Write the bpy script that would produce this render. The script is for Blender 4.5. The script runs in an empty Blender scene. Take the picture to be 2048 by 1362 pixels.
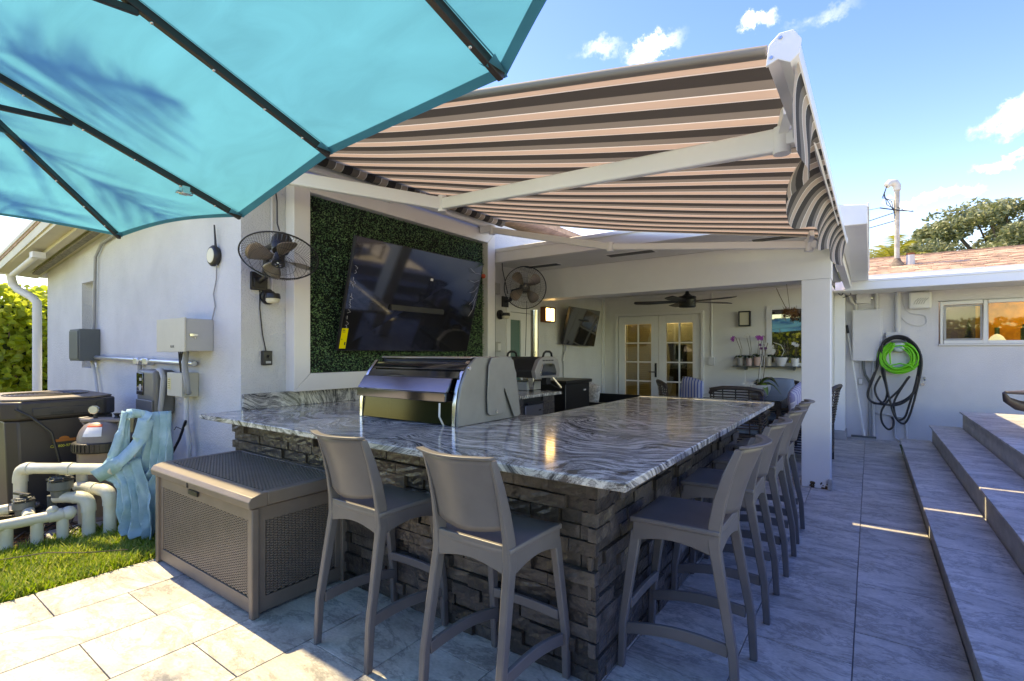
import bpy, bmesh, math, random
from mathutils import Vector, Matrix, Euler, noise
R = random.Random(7)
PI = math.pi
S = bpy.context.scene
COL = S.collection

# ---------------------------------------------------------------- camera, sky, sun, exposure
cam = bpy.data.objects.new('camera', bpy.data.cameras.new('camera'))
COL.objects.link(cam)
cam.location = (0, 0, 1.36)
cam.rotation_euler = (PI/2, 0, math.radians(35.684))
cam.data.sensor_width = 36
cam.data.lens = 36*997/2048
cam.data.shift_y = 23/2048
cam.data.clip_start = .02
cam.data.clip_end = 2000
S.camera = cam

SUN = Vector((-.64, .045, 1)).normalized()
w = bpy.data.worlds.new('World'); S.world = w; w.use_nodes = True
N = w.node_tree.nodes; L = w.node_tree.links
bg = N['Background']
sky = N.new('ShaderNodeTexSky'); sky.sky_type = 'NISHITA'; sky.sun_disc = False
sky.sun_elevation = math.asin(SUN.z); sky.sun_rotation = math.atan2(SUN.x, SUN.y)
sky.altitude = 0; sky.air_density = 1.0; sky.dust_density = .2; sky.ozone_density = 2.2
tc = N.new('ShaderNodeTexCoord')
# small wispy clouds standing at fixed directions of the sky
nz = N.new('ShaderNodeTexNoise'); nz.inputs['Scale'].default_value = 13; nz.inputs['Detail'].default_value = 9; nz.inputs['Roughness'].default_value = .66
L.new(tc.outputs['Generated'], nz.inputs['Vector'])
off = N.new('ShaderNodeVectorMath'); off.operation = 'SUBTRACT'; off.inputs[1].default_value = (.5, .5, .5)
L.new(nz.outputs['Color'], off.inputs[0])
osc = N.new('ShaderNodeVectorMath'); osc.operation = 'SCALE'; osc.inputs['Scale'].default_value = .10
L.new(off.outputs[0], osc.inputs[0])
dd = N.new('ShaderNodeVectorMath'); dd.operation = 'ADD'
L.new(tc.outputs['Generated'], dd.inputs[0]); L.new(osc.outputs[0], dd.inputs[1])
last = None
CL = [((-.298, .810, .505), .046, .013, .75), ((-.139, .847, .512), .028, .010, .6), ((-.060, .867, .494), .05, .010, .16), ((-.379, .768, .516), .05, .010, .2),
      ((.165, .938, .313), .045, .018, .6), ((.152, .953, .263), .035, .008, .5), ((.076, .969, .234), .058, .010, .7), ((-.5, .8, .22), .2, .012, .2),
      ((.6, .8, .45), .2, .03, .6), ((-.9, -.4, .4), .25, .04, .7), ((.4, -.8, .5), .25, .05, .7)]
for (d, wx, wz, st) in CL:
    d = Vector(d).normalized()
    sub = N.new('ShaderNodeVectorMath'); sub.operation = 'SUBTRACT'; sub.inputs[1].default_value = d
    L.new(dd.outputs[0], sub.inputs[0])
    mul = N.new('ShaderNodeVectorMath'); mul.operation = 'MULTIPLY'; mul.inputs[1].default_value = (1/wx, 1/wx, 1/wz)
    L.new(sub.outputs[0], mul.inputs[0])
    ln = N.new('ShaderNodeVectorMath'); ln.operation = 'LENGTH'; L.new(mul.outputs[0], ln.inputs[0])
    mr = N.new('ShaderNodeMapRange'); mr.interpolation_type = 'SMOOTHSTEP'
    mr.inputs[1].default_value = 1.25; mr.inputs[2].default_value = .1; mr.inputs[3].default_value = 0; mr.inputs[4].default_value = st
    L.new(ln.outputs['Value'], mr.inputs[0])
    if last is None: last = mr.outputs[0]
    else:
        mx = N.new('ShaderNodeMath'); mx.operation = 'MAXIMUM'; L.new(last, mx.inputs[0]); L.new(mr.outputs[0], mx.inputs[1]); last = mx.outputs[0]
hs = N.new('ShaderNodeHueSaturation'); hs.inputs['Saturation'].default_value = 1.38; hs.inputs['Hue'].default_value = .531
L.new(sky.outputs[0], hs.inputs['Color'])
wisp = N.new('ShaderNodeMapRange'); wisp.inputs[1].default_value = .36; wisp.inputs[2].default_value = .62; L.new(nz.outputs['Fac'], wisp.inputs[0])
wm_ = N.new('ShaderNodeMath'); wm_.operation = 'MULTIPLY'; L.new(last, wm_.inputs[0]); L.new(wisp.outputs[0], wm_.inputs[1]); last = wm_.outputs[0]
mixc = N.new('ShaderNodeMixRGB'); mixc.inputs[2].default_value = (9, 9.3, 10, 1)
L.new(last, mixc.inputs[0]); L.new(hs.outputs[0], mixc.inputs[1]); L.new(mixc.outputs[0], bg.inputs['Color'])
bg.inputs['Strength'].default_value = .15

sd = bpy.data.lights.new('sun', 'SUN'); sd.energy = 2.0; sd.angle = math.radians(.53); sd.color = (1, .96, .93)
so = bpy.data.objects.new('sun', sd); COL.objects.link(so)
so.rotation_euler = SUN.to_track_quat('Z', 'Y').to_euler(); so.location = (-6, 0, 9)
S.view_settings.view_transform = 'Standard'; S.view_settings.look = 'None'
S.view_settings.gamma = 1; S.view_settings.exposure = 2.2
S.view_settings.use_white_balance = True; S.view_settings.white_balance_temperature = 14500; S.view_settings.white_balance_tint = -2
S.render.engine = 'CYCLES'
S.cycles.max_bounces = 8; S.cycles.diffuse_bounces = 5; S.cycles.glossy_bounces = 4; S.cycles.transparent_max_bounces = 12; S.cycles.transmission_bounces = 6
S.cycles.caustics_reflective = False; S.cycles.caustics_refractive = False

# ---------------------------------------------------------------- helpers
def rotz(a): return Matrix.Rotation(a, 3, 'Z')
def frame(d):
    d = Vector(d).normalized()
    u = d.cross(Vector((0, 0, 1)) if abs(d.z) < .95 else Vector((1, 0, 0))).normalized()
    return u, u.cross(d).normalized(), d
class M:
    def __init__(s): s.v = []; s.f = []
    def add(s, vs, fs):
        n = len(s.v); s.v += [Vector(p) for p in vs]; s.f += [tuple(i+n for i in f) for f in fs]; return s
    def box(s, x0, x1, y0, y1, z0, z1):
        return s.add([(x0,y0,z0),(x1,y0,z0),(x1,y1,z0),(x0,y1,z0),(x0,y0,z1),(x1,y0,z1),(x1,y1,z1),(x0,y1,z1)],
                     [(0,3,2,1),(4,5,6,7),(0,1,5,4),(1,2,6,5),(2,3,7,6),(3,0,4,7)])
    def ob(s, c, sz, rot=None):
        c = Vector(c); h = Vector(sz)/2; rot = rot or Matrix.Identity(3)
        vs = [c + rot @ Vector((sx*h.x, sy*h.y, sz_*h.z)) for sz_ in (-1,1) for sx, sy in ((-1,-1),(1,-1),(1,1),(-1,1))]
        return s.add(vs, [(0,3,2,1),(4,5,6,7),(0,1,5,4),(1,2,6,5),(2,3,7,6),(3,0,4,7)])
    def hexa(s, b, t):     # bottom 4 points, top 4 points
        return s.add(list(b)+list(t), [(0,3,2,1),(4,5,6,7),(0,1,5,4),(1,2,6,5),(2,3,7,6),(3,0,4,7)])
    def beam(s, p0, p1, w0, h0, w1=None, h1=None, up=(0,0,1)):
        w1 = w0 if w1 is None else w1; h1 = h0 if h1 is None else h1
        p0 = Vector(p0); p1 = Vector(p1); d = (p1-p0).normalized(); up = Vector(up)
        r = d.cross(up)
        if r.length < 1e-4: r = d.cross(Vector((1,0,0)))
        r.normalize(); u = r.cross(d).normalized()
        q = []
        for p, a, b in ((p0,w0,h0),(p1,w1,h1)): q += [p-r*a/2-u*b/2, p+r*a/2-u*b/2, p+r*a/2+u*b/2, p-r*a/2+u*b/2]
        return s.add(q, [(0,3,2,1),(4,5,6,7),(0,1,5,4),(1,2,6,5),(2,3,7,6),(3,0,4,7)])
    def cyl(s, p0, p1, r0, r1=None, n=16, caps=True):
        r1 = r0 if r1 is None else r1; p0 = Vector(p0); p1 = Vector(p1); u, v, d = frame(p1-p0)
        vs = []
        for p, r in ((p0,r0),(p1,r1)):
            for i in range(n): a = 2*PI*i/n; vs.append(p+u*r*math.cos(a)+v*r*math.sin(a))
        fs = [(i,(i+1)%n,n+(i+1)%n,n+i) for i in range(n)]
        if caps: fs += [tuple(range(n))[::-1], tuple(range(n,2*n))]
        return s.add(vs, fs)
    def tube(s, pts, r, n=8, caps=True, closed=False):
        P = [Vector(p) for p in pts]; m = len(P); vs = []; u = None
        for i in range(m):
            a = P[i-1] if (i > 0 or closed) else P[0]; b = P[(i+1) % m] if (i < m-1 or closed) else P[-1]
            d = (b-a)
            if d.length < 1e-9: d = Vector((0,0,1))
            d.normalize()
            if u is None: u = frame(d)[0]
            u = (u - d*u.dot(d))
            if u.length < 1e-6: u = frame(d)[0]
            u.normalize(); v = d.cross(u); rr = r[i] if isinstance(r, (list, tuple)) else r
            for k in range(n): t = 2*PI*k/n; vs.append(P[i]+u*rr*math.cos(t)+v*rr*math.sin(t))
        fs = []
        for i in range(m if closed else m-1):
            j = (i+1) % m
            for k in range(n): fs.append((i*n+k, i*n+(k+1)%n, j*n+(k+1)%n, j*n+k))
        if caps and not closed: fs += [tuple(range(n))[::-1], tuple(range((m-1)*n, m*n))]
        return s.add(vs, fs)
    def lathe(s, prof, c=(0,0,0), axis=(0,0,1), n=24):
        c = Vector(c); u, v, d = frame(axis); vs = []
        for r, z in prof:
            for i in range(n): a = 2*PI*i/n; vs.append(c+d*z+u*r*math.cos(a)+v*r*math.sin(a))
        fs = [(j*n+i, j*n+(i+1)%n, (j+1)*n+(i+1)%n, (j+1)*n+i) for j in range(len(prof)-1) for i in range(n)]
        if prof[0][0] > 1e-5: fs.append(tuple(range(n))[::-1])
        if prof[-1][0] > 1e-5: fs.append(tuple(range((len(prof)-1)*n, len(prof)*n)))
        return s.add(vs, fs)
    def prism(s, poly, fn, a0, a1):   # poly 2D, fn(u, v, a) -> 3D
        n = len(poly)
        return s.add([fn(u,v,a0) for u,v in poly]+[fn(u,v,a1) for u,v in poly],
                     [(i,(i+1)%n,n+(i+1)%n,n+i) for i in range(n)]+[tuple(range(n))[::-1], tuple(range(n,2*n))])
    def grid(s, fn, nu, nv):
        vs = [fn(i/nu, j/nv) for j in range(nv+1) for i in range(nu+1)]
        return s.add(vs, [(j*(nu+1)+i, j*(nu+1)+i+1, (j+1)*(nu+1)+i+1, (j+1)*(nu+1)+i) for j in range(nv) for i in range(nu)])
    def ball(s, c, r, n=12, m=8, sc=(1,1,1), rot=None):
        c = Vector(c); rot = rot or Matrix.Identity(3)
        vs = []
        for j in range(m+1):
            t = PI*j/m
            for i in range(n):
                a = 2*PI*i/n; vs.append(c+rot @ Vector((r*sc[0]*math.sin(t)*math.cos(a), r*sc[1]*math.sin(t)*math.sin(a), -r*sc[2]*math.cos(t))))
        return s.add(vs, [(j*n+i, j*n+(i+1)%n, (j+1)*n+(i+1)%n, (j+1)*n+i) for j in range(m) for i in range(n)])
def wm(o):
    m = Matrix.LocRotScale(o.location, o.rotation_euler, o.scale)
    return wm(o.parent) @ m if o.parent else m
def build(name, mb, mat, parent=None, smooth=0, bevel=0, seg=2, solid=0, weld=False, kind=None, label=None, sub=0):
    me = bpy.data.meshes.new(name)
    vs = mb.v
    if parent is not None:
        inv = wm(parent).inverted(); vs = [inv @ v for v in vs]
    me.from_pydata([tuple(v) for v in vs], [], mb.f)
    if weld or bevel or smooth:
        b = bmesh.new(); b.from_mesh(me); bmesh.ops.remove_doubles(b, verts=b.verts, dist=1e-5)
        bmesh.ops.recalc_face_normals(b, faces=b.faces); b.to_mesh(me); b.free()
    me.update()
    if smooth:
        me.shade_smooth()
        if smooth < 170: me.set_sharp_from_angle(angle=math.radians(smooth))
    if mat: me.materials.append(mat)
    o = bpy.data.objects.new(name, me); COL.objects.link(o)
    if parent is not None: o.parent = parent
    if solid:
        q = o.modifiers.new('solid', 'SOLIDIFY'); q.thickness = solid; q.offset = 0
    if bevel:
        q = o.modifiers.new('bevel', 'BEVEL'); q.width = bevel; q.segments = seg; q.limit_method = 'ANGLE'; q.angle_limit = math.radians(38)
        if not smooth: me.shade_smooth(); me.set_sharp_from_angle(angle=math.radians(38))
    if sub:
        q = o.modifiers.new('sub', 'SUBSURF'); q.levels = sub; q.render_levels = sub
    if kind: o['kind'] = kind
    if label: o['label'] = label
    return o
def thing(name, label, cat, loc=(0,0,0), rz=0, group=None, rot=None):
    o = bpy.data.objects.new(name, None); COL.objects.link(o)
    o.location = loc; o.rotation_euler = rot or (0,0,rz); o.empty_display_size = .1
    o['label'] = label; o['category'] = cat
    if group: o['group'] = group
    return o
def tag(o, label, cat, group=None):
    o['label'] = label; o['category'] = cat
    if group: o['group'] = group
    return o
def kids(o): return [c for c in bpy.data.objects if c.parent == o]
def dup(o, parent=None):
    c = o.copy(); COL.objects.link(c); c.parent = parent
    for k in kids(o): dup(k, c)
    return c
def text(name, s, size, mat, parent, p, u, v, squeeze=1, ext=.0006, label=None):
    """flat lettering: p = left end of base line, u = reading direction, v = up"""
    cu = bpy.data.curves.new('t', 'FONT'); cu.body = s; cu.size = size; cu.extrude = ext
    t = bpy.data.objects.new('t', cu); COL.objects.link(t)
    dg = bpy.context.evaluated_depsgraph_get(); dg.update()
    me = bpy.data.meshes.new_from_object(t.evaluated_get(dg))
    bpy.data.objects.remove(t)
    u = Vector(u).normalized(); v = Vector(v).normalized(); n = u.cross(v)
    mb = M(); mb.add([Vector(p)+u*q.co.x*squeeze+v*q.co.y+n*q.co.z for q in me.vertices], [tuple(f.vertices) for f in me.polygons])
    return build(name, mb, mat, parent, label=label)

# ---------------------------------------------------------------- materials
def nodes(m): return m.node_tree.nodes, m.node_tree.links
def mat(name, col, rough=.6, metal=0, var=0, vscale=4, bump=0, bscale=60, spec=.5, rnd=0, emit=None, estr=0, tint=None, stretch=(1,1,1), detail=4, coat=0, bdist=.01, pos=False, vein=0):
    m = bpy.data.materials.new(name); m.use_nodes = True; n, l = nodes(m); b = n['Principled BSDF']
    b.inputs['Roughness'].default_value = rough; b.inputs['Metallic'].default_value = metal
    b.inputs['Specular IOR Level'].default_value = spec; b.inputs['Coat Weight'].default_value = coat
    b.inputs['Coat Roughness'].default_value = .08
    c = (*col, 1); b.inputs['Base Color'].default_value = c
    t = n.new('ShaderNodeTexCoord'); mp = n.new('ShaderNodeMapping'); mp.inputs['Scale'].default_value = stretch
    ge_ = n.new('ShaderNodeNewGeometry') if pos else None
    l.new(ge_.outputs['Position'] if pos else t.outputs['Object'], mp.inputs['Vector']); vec = mp.outputs[0]
    oi = None
    if rnd:
        oi = n.new('ShaderNodeObjectInfo'); ad = n.new('ShaderNodeVectorMath'); ad.operation = 'ADD'
        sc = n.new('ShaderNodeMath'); sc.operation = 'MULTIPLY'; sc.inputs[1].default_value = 37
        l.new(oi.outputs['Random'], sc.inputs[0]); l.new(mp.outputs[0], ad.inputs[0]); l.new(sc.outputs[0], ad.inputs[1]); vec = ad.outputs[0]
    cs = None
    if var:
        z = n.new('ShaderNodeTexNoise'); z.inputs['Scale'].default_value = vscale; z.inputs['Detail'].default_value = detail; z.inputs['Roughness'].default_value = .6
        l.new(vec, z.inputs['Vector'])
        r = n.new('ShaderNodeValToRGB'); r.color_ramp.elements[0].position = .3; r.color_ramp.elements[1].position = .72
        t2 = tint or col
        r.color_ramp.elements[0].color = (*[x*(1-var) for x in t2], 1); r.color_ramp.elements[1].color = (*[min(1, x*(1+var*.6)) for x in col], 1)
        l.new(z.outputs['Fac'], r.inputs[0]); cs = r.outputs[0]
    if vein and cs:
        z2 = n.new('ShaderNodeTexNoise'); z2.inputs['Scale'].default_value = 1.9; z2.inputs['Detail'].default_value = 12; z2.inputs['Roughness'].default_value = .72; z2.inputs['Distortion'].default_value = .5
        l.new(vec, z2.inputs['Vector']); r2_ = n.new('ShaderNodeValToRGB'); e2 = r2_.color_ramp.elements
        e2[0].position = .465; e2[0].color = (1,1,1,1); e2[1].position = .535; e2[1].color = (1,1,1,1); q2 = e2.new(.497); q2.color = (1-vein,1-vein,1-vein*.95,1)
        l.new(z2.outputs['Fac'], r2_.inputs[0])
        z3 = n.new('ShaderNodeTexNoise'); z3.inputs['Scale'].default_value = 55; z3.inputs['Detail'].default_value = 6; l.new(vec, z3.inputs['Vector'])
        m3 = n.new('ShaderNodeMapRange'); m3.inputs[1].default_value = .3; m3.inputs[2].default_value = .7; m3.inputs[3].default_value = .84; m3.inputs[4].default_value = 1.12; l.new(z3.outputs['Fac'], m3.inputs[0])
        x2 = n.new('ShaderNodeMixRGB'); x2.blend_type = 'MULTIPLY'; x2.inputs[0].default_value = 1; l.new(cs, x2.inputs[1]); l.new(r2_.outputs[0], x2.inputs[2])
        x3 = n.new('ShaderNodeVectorMath'); x3.operation = 'SCALE'; l.new(x2.outputs[0], x3.inputs[0]); l.new(m3.outputs[0], x3.inputs['Scale']); cs = x3.outputs[0]
    if rnd:
        h = n.new('ShaderNodeMapRange'); h.inputs[3].default_value = 1-rnd; h.inputs[4].default_value = 1+rnd; l.new(oi.outputs['Random'], h.inputs[0])
        x = n.new('ShaderNodeVectorMath'); x.operation = 'SCALE'
        if cs: l.new(cs, x.inputs[0])
        else: x.inputs[0].default_value = col
        l.new(h.outputs[0], x.inputs['Scale']); cs = x.outputs[0]
    if cs: l.new(cs, b.inputs['Base Color'])
    if bump:
        z = n.new('ShaderNodeTexNoise'); z.inputs['Scale'].default_value = bscale; z.inputs['Detail'].default_value = 5
        l.new(vec, z.inputs['Vector']); bp = n.new('ShaderNodeBump'); bp.inputs['Strength'].default_value = bump; bp.inputs['Distance'].default_value = bdist
        l.new(z.outputs['Fac'], bp.inputs['Height']); l.new(bp.outputs[0], b.inputs['Normal'])
    if emit: b.inputs['Emission Color'].default_value = (*emit, 1); b.inputs['Emission Strength'].default_value = estr
    return m
def glass(name, tint, refl=.12, opac=0.0):
    m = bpy.data.materials.new(name); m.use_nodes = True; n, l = nodes(m); n.remove(n['Principled BSDF']); o = n['Material Output']
    tr = n.new('ShaderNodeBsdfTransparent'); tr.inputs[0].default_value = (*tint, 1)
    g = n.new('ShaderNodeBsdfGlossy'); g.inputs['Roughness'].default_value = .015; g.inputs[0].default_value = (1,1,1,1)
    f = n.new('ShaderNodeFresnel'); f.inputs[0].default_value = 1.5
    ad = n.new('ShaderNodeMath'); ad.operation = 'ADD'; ad.use_clamp = True; ad.inputs[1].default_value = refl; l.new(f.outputs[0], ad.inputs[0])
    mx = n.new('ShaderNodeMixShader'); l.new(ad.outputs[0], mx.inputs[0]); l.new(tr.outputs[0], mx.inputs[1]); l.new(g.outputs[0], mx.inputs[2]); l.new(mx.outputs[0], o.inputs[0])
    return m
def leafmat(name, cols, trans=.35, rough=.45, scale=3):
    m = bpy.data.materials.new(name); m.use_nodes = True; n, l = nodes(m); b = n['Principled BSDF']; o = n['Material Output']
    g = n.new('ShaderNodeNewGeometry'); z = n.new('ShaderNodeTexNoise'); z.inputs['Scale'].default_value = scale; z.inputs['Detail'].default_value = 2
    t = n.new('ShaderNodeTexCoord'); l.new(t.outputs['Object'], z.inputs['Vector'])
    a = n.new('ShaderNodeMath'); a.operation = 'ADD'; l.new(z.outputs['Fac'], a.inputs[0]); l.new(g.outputs['Random Per Island'], a.inputs[1])
    h = n.new('ShaderNodeMath'); h.operation = 'MULTIPLY'; h.inputs[1].default_value = .5; l.new(a.outputs[0], h.inputs[0])
    r = n.new('ShaderNodeValToRGB'); e = r.color_ramp.elements
    for i, (p, c) in enumerate(cols):
        q = e[i] if i < 2 else e.new(p); q.position = p; q.color = (*c, 1)
    l.new(h.outputs[0], r.inputs[0]); l.new(r.outputs[0], b.inputs['Base Color']); b.inputs['Roughness'].default_value = rough
    tr = n.new('ShaderNodeBsdfTranslucent'); l.new(r.outputs[0], tr.inputs[0]); mx = n.new('ShaderNodeMixShader'); mx.inputs[0].default_value = trans
    l.new(b.outputs[0], mx.inputs[1]); l.new(tr.outputs[0], mx.inputs[2]); l.new(mx.outputs[0], o.inputs[0])
    return m
def fabric(name, col, tcol, trans=.5, bump=.05):
    m = bpy.data.materials.new(name); m.use_nodes = True; n, l = nodes(m); b = n['Principled BSDF']; o = n['Material Output']
    b.inputs['Roughness'].default_value = .8; t = n.new('ShaderNodeTexCoord')
    z = n.new('ShaderNodeTexNoise'); z.inputs['Scale'].default_value = 2.2; z.inputs['Detail'].default_value = 5; z.inputs['Distortion'].default_value = 1.2
    mp = n.new('ShaderNodeMapping'); mp.inputs['Scale'].default_value = (1, 3.2, 2); mp.inputs['Rotation'].default_value = (0, 0, .7)
    l.new(t.outputs['Object'], mp.inputs[0]); l.new(mp.outputs[0], z.inputs['Vector'])
    for c, dst in ((col, b.inputs['Base Color']), (tcol, None)):
        r = n.new('ShaderNodeValToRGB'); r.color_ramp.elements[0].position = .35; r.color_ramp.elements[1].position = .7
        r.color_ramp.elements[0].color = (*[x*.86 for x in c], 1); r.color_ramp.elements[1].color = (*c, 1); l.new(z.outputs['Fac'], r.inputs[0])
        if dst: l.new(r.outputs[0], dst)
    tr = n.new('ShaderNodeBsdfTranslucent'); l.new(r.outputs[0], tr.inputs[0])
    bp = n.new('ShaderNodeBump'); bp.inputs['Strength'].default_value = .14; bp.inputs['Distance'].default_value = .02; l.new(z.outputs['Fac'], bp.inputs['Height'])
    l.new(bp.outputs[0], b.inputs['Normal']); l.new(bp.outputs[0], tr.inputs['Normal'])
    mx = n.new('ShaderNodeMixShader'); mx.inputs[0].default_value = trans
    l.new(b.outputs[0], mx.inputs[1]); l.new(tr.outputs[0], mx.inputs[2]); l.new(mx.outputs[0], o.inputs[0])
    return m
def granite():
    m = bpy.data.materials.new('swirled granite'); m.use_nodes = True; n, l = nodes(m); b = n['Principled BSDF']
    t = n.new('ShaderNodeTexCoord')
    w1 = n.new('ShaderNodeTexNoise'); w1.inputs['Scale'].default_value = 1.1; w1.inputs['Detail'].default_value = 2; l.new(t.outputs['Object'], w1.inputs['Vector'])
    sb = n.new('ShaderNodeVectorMath'); sb.operation = 'SUBTRACT'; sb.inputs[1].default_value = (.5,.5,.5); l.new(w1.outputs['Color'], sb.inputs[0])
    sc = n.new('ShaderNodeVectorMath'); sc.operation = 'SCALE'; sc.inputs['Scale'].default_value = 1.7; l.new(sb.outputs[0], sc.inputs[0])
    ad = n.new('ShaderNodeVectorMath'); ad.operation = 'ADD'; l.new(t.outputs['Object'], ad.inputs[0]); l.new(sc.outputs[0], ad.inputs[1])
    mp = n.new('ShaderNodeMapping'); mp.inputs['Scale'].default_value = (1.0, 11, 4); mp.inputs['Rotation'].default_value = (0,0,.35); l.new(ad.outputs[0], mp.inputs[0])
    z = n.new('ShaderNodeTexNoise'); z.inputs['Scale'].default_value = 2.7; z.inputs['Detail'].default_value = 10; z.inputs['Roughness'].default_value = .64; z.inputs['Distortion'].default_value = .35; l.new(mp.outputs[0], z.inputs['Vector'])
    r = n.new('ShaderNodeValToRGB'); e = r.color_ramp.elements
    for i, (p, c) in enumerate([(.34,(.045,.047,.052)),(.62,(.66,.64,.59)),(.42,(.09,.09,.092)),(.48,(.42,.41,.395)),(.505,(.17,.17,.17)),(.54,(.58,.565,.53)),(.7,(.80,.78,.73))]):
        q = e[i] if i < 2 else e.new(p); q.position = p; q.color = (*c,1)
    l.new(z.outputs['Fac'], r.inputs[0])
    s = n.new('ShaderNodeTexNoise'); s.inputs['Scale'].default_value = 190; s.inputs['Detail'].default_value = 2; l.new(t.outputs['Object'], s.inputs['Vector'])
    mx = n.new('ShaderNodeMixRGB'); mx.blend_type = 'OVERLAY'; mx.inputs[0].default_value = .55; l.new(r.outputs[0], mx.inputs[1]); l.new(s.outputs['Fac'], mx.inputs[2])
    l.new(mx.outputs[0], b.inputs['Base Color']); b.inputs['Roughness'].default_value = .11; b.inputs['Specular IOR Level'].default_value = .5
    return m
def awning_mat():
    m = bpy.data.materials.new('striped awning canvas'); m.use_nodes = True; n, l = nodes(m); b = n['Principled BSDF']; o = n['Material Output']
    t = n.new('ShaderNodeAttribute'); t.attribute_name = 'stripe'
    fr = n.new('ShaderNodeMath'); fr.operation = 'FRACT'
    l.new(t.outputs['Fac'], fr.inputs[0])
    outs = []
    for cols in ([(0,(.055,.050,.047)),(.37,(.22,.20,.18)),(.66,(.85,.83,.8)),(.69,(.50,.44,.38)),(.965,(.8,.78,.74))],
                 [(0,(.05,.042,.036)),(.37,(.21,.175,.14)),(.66,(.95,.88,.80)),(.69,(.60,.41,.30)),(.965,(.55,.48,.42))]):
        r = n.new('ShaderNodeValToRGB'); r.color_ramp.interpolation = 'CONSTANT'; e = r.color_ramp.elements
        for i, (p, c) in enumerate(cols):
            q = e[i] if i < 2 else e.new(p); q.position = p; q.color = (*c,1)
        l.new(fr.outputs[0], r.inputs[0]); outs.append(r.outputs[0])
    l.new(outs[0], b.inputs['Base Color']); b.inputs['Roughness'].default_value = .85
    tr = n.new('ShaderNodeBsdfTranslucent'); l.new(outs[1], tr.inputs[0]); mx = n.new('ShaderNodeMixShader'); mx.inputs[0].default_value = .33
    tx = n.new('ShaderNodeTexCoord'); z = n.new('ShaderNodeTexNoise'); z.inputs['Scale'].default_value = 260; l.new(tx.outputs['Object'], z.inputs['Vector'])
    bp = n.new('ShaderNodeBump'); bp.inputs['Strength'].default_value = .25; bp.inputs['Distance'].default_value = .002; l.new(z.outputs['Fac'], bp.inputs['Height']); l.new(bp.outputs[0], b.inputs['Normal'])
    l.new(b.outputs[0], mx.inputs[1]); l.new(tr.outputs[0], mx.inputs[2]); l.new(mx.outputs[0], o.inputs[0])
    return m

m_wallL = mat('pale grey stucco', (.64,.65,.66), .85, var=.12, vscale=1.3, bump=.9, bscale=75, bdist=.012)
m_wallR = mat('warm white stucco', (.70,.69,.70), .85, var=.10, vscale=1.1, bump=.7, bscale=90, bdist=.008)
m_porch = mat('porch wall paint', (.78,.78,.75), .7, var=.06, vscale=1.5, bump=.15, bscale=60)
m_trim = mat('white trim paint', (.80,.80,.79), .45, var=.04, vscale=2, bump=.06, bscale=25)
m_soffit = mat('soffit paint', (.74,.73,.70), .6, var=.06, vscale=2)
m_soffitL = mat('cream soffit paint', (.60,.56,.44), .6, var=.1, vscale=2)
m_alu = mat('white powder coated aluminium', (.78,.80,.82), .3, var=.02, vscale=5)
m_tile = mat('grey slate look porcelain tile', (.53,.495,.455), .5, var=.30, vscale=3.4, vein=.42, pos=True, bump=.35, bscale=14, rnd=.07, detail=9, stretch=(1,1.9,1), tint=(.47,.435,.395), bdist=.006)
m_riser = mat('grey concrete riser', (.42,.405,.39), .8, var=.22, vscale=6, bump=.3, bscale=50, stretch=(1,1,2))
m_grout = mat('grey grout', (.27,.25,.235), .9)
m_soil = mat('soil', (.10,.075,.05), .95, var=.4, vscale=8, bump=.6, bscale=40)
m_lawn = mat('distant lawn', (.06,.10,.02), .95, var=.4, vscale=6, bump=.6, bscale=60)
m_mulch = mat('pine straw', (.32,.15,.07), .9, var=.4, vscale=20)
m_grass = leafmat('grass blade', [(.2,(.16,.26,.02)),(.8,(.42,.50,.08)),(.5,(.26,.38,.03)),(.65,(.42,.42,.12))], .45, .5, 2)
m_granite = granite()
m_brick = mat('charcoal stacked stone', (.078,.066,.058), .28, var=.55, vscale=11, pos=True, bump=.6, bscale=26, rnd=.5, detail=8, bdist=.02)
m_bback = mat('pale mortar', (.22,.20,.17), .9)
m_stool = mat('taupe moulded plastic', (.140,.130,.130), .40, var=.16, vscale=5, rnd=.04, bump=.08, bscale=420, bdist=.001)
m_awn = awning_mat()
m_umb = fabric('turquoise umbrella canvas', (.06,.32,.43), (.08,.40,.51), .5)
m_umbh = fabric('turquoise doubled hem', (.04,.28,.37), (.03,.26,.34), .35)
m_rib = mat('dark bronze rib metal', (.035,.032,.03), .35, metal=.3)
m_black = mat('black plastic', (.018,.018,.019), .4)
m_blackm = mat('black metal', (.02,.02,.02), .35, metal=.2)
m_gloss = mat('black glossy screen', (.012,.012,.014), .05, spec=1, coat=1)
m_hoodblk = mat('polished black enamel', (.012,.012,.013), .07, spec=.8, coat=.6)
m_hoodsteel = mat('dark stainless steel', (.24,.23,.24), .18, metal=1)
m_hoodside = mat('silver painted cast metal', (.27,.27,.255), .42, metal=.35, var=.12, vscale=6)
m_steel = mat('stainless steel', (.62,.60,.58), .2, metal=1, var=.15, vscale=5)
m_boxp = mat('brown resin wicker', (.19,.152,.125), .45, var=.12, vscale=9, bump=.12, bscale=200, bdist=.002)
m_boxd = mat('dark gaps of the woven panel', (.03,.025,.022), .8)
m_hedgeart = leafmat('artificial boxwood leaf', [(.15,(.04,.11,.05)),(.75,(.20,.38,.17)),(.5,(.09,.21,.10)),(.9,(.50,.66,.42))], .15, .3, 9)
m_hback = mat('boxwood mat backing', (.008,.016,.009), .9)
m_clusia = leafmat('broad hedge leaf', [(.2,(.20,.27,.02)),(.85,(.75,.74,.14)),(.5,(.48,.55,.07))], .65, .35, 1.4)
m_tree = leafmat('grey green tree leaf', [(.15,(.10,.12,.05)),(.9,(.50,.50,.34)),(.5,(.24,.27,.13))], .3, .5, 1.2)
m_palm = leafmat('yellow green palm frond', [(.2,(.20,.22,.03)),(.8,(.45,.40,.08))], .4, .45, 2)
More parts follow.
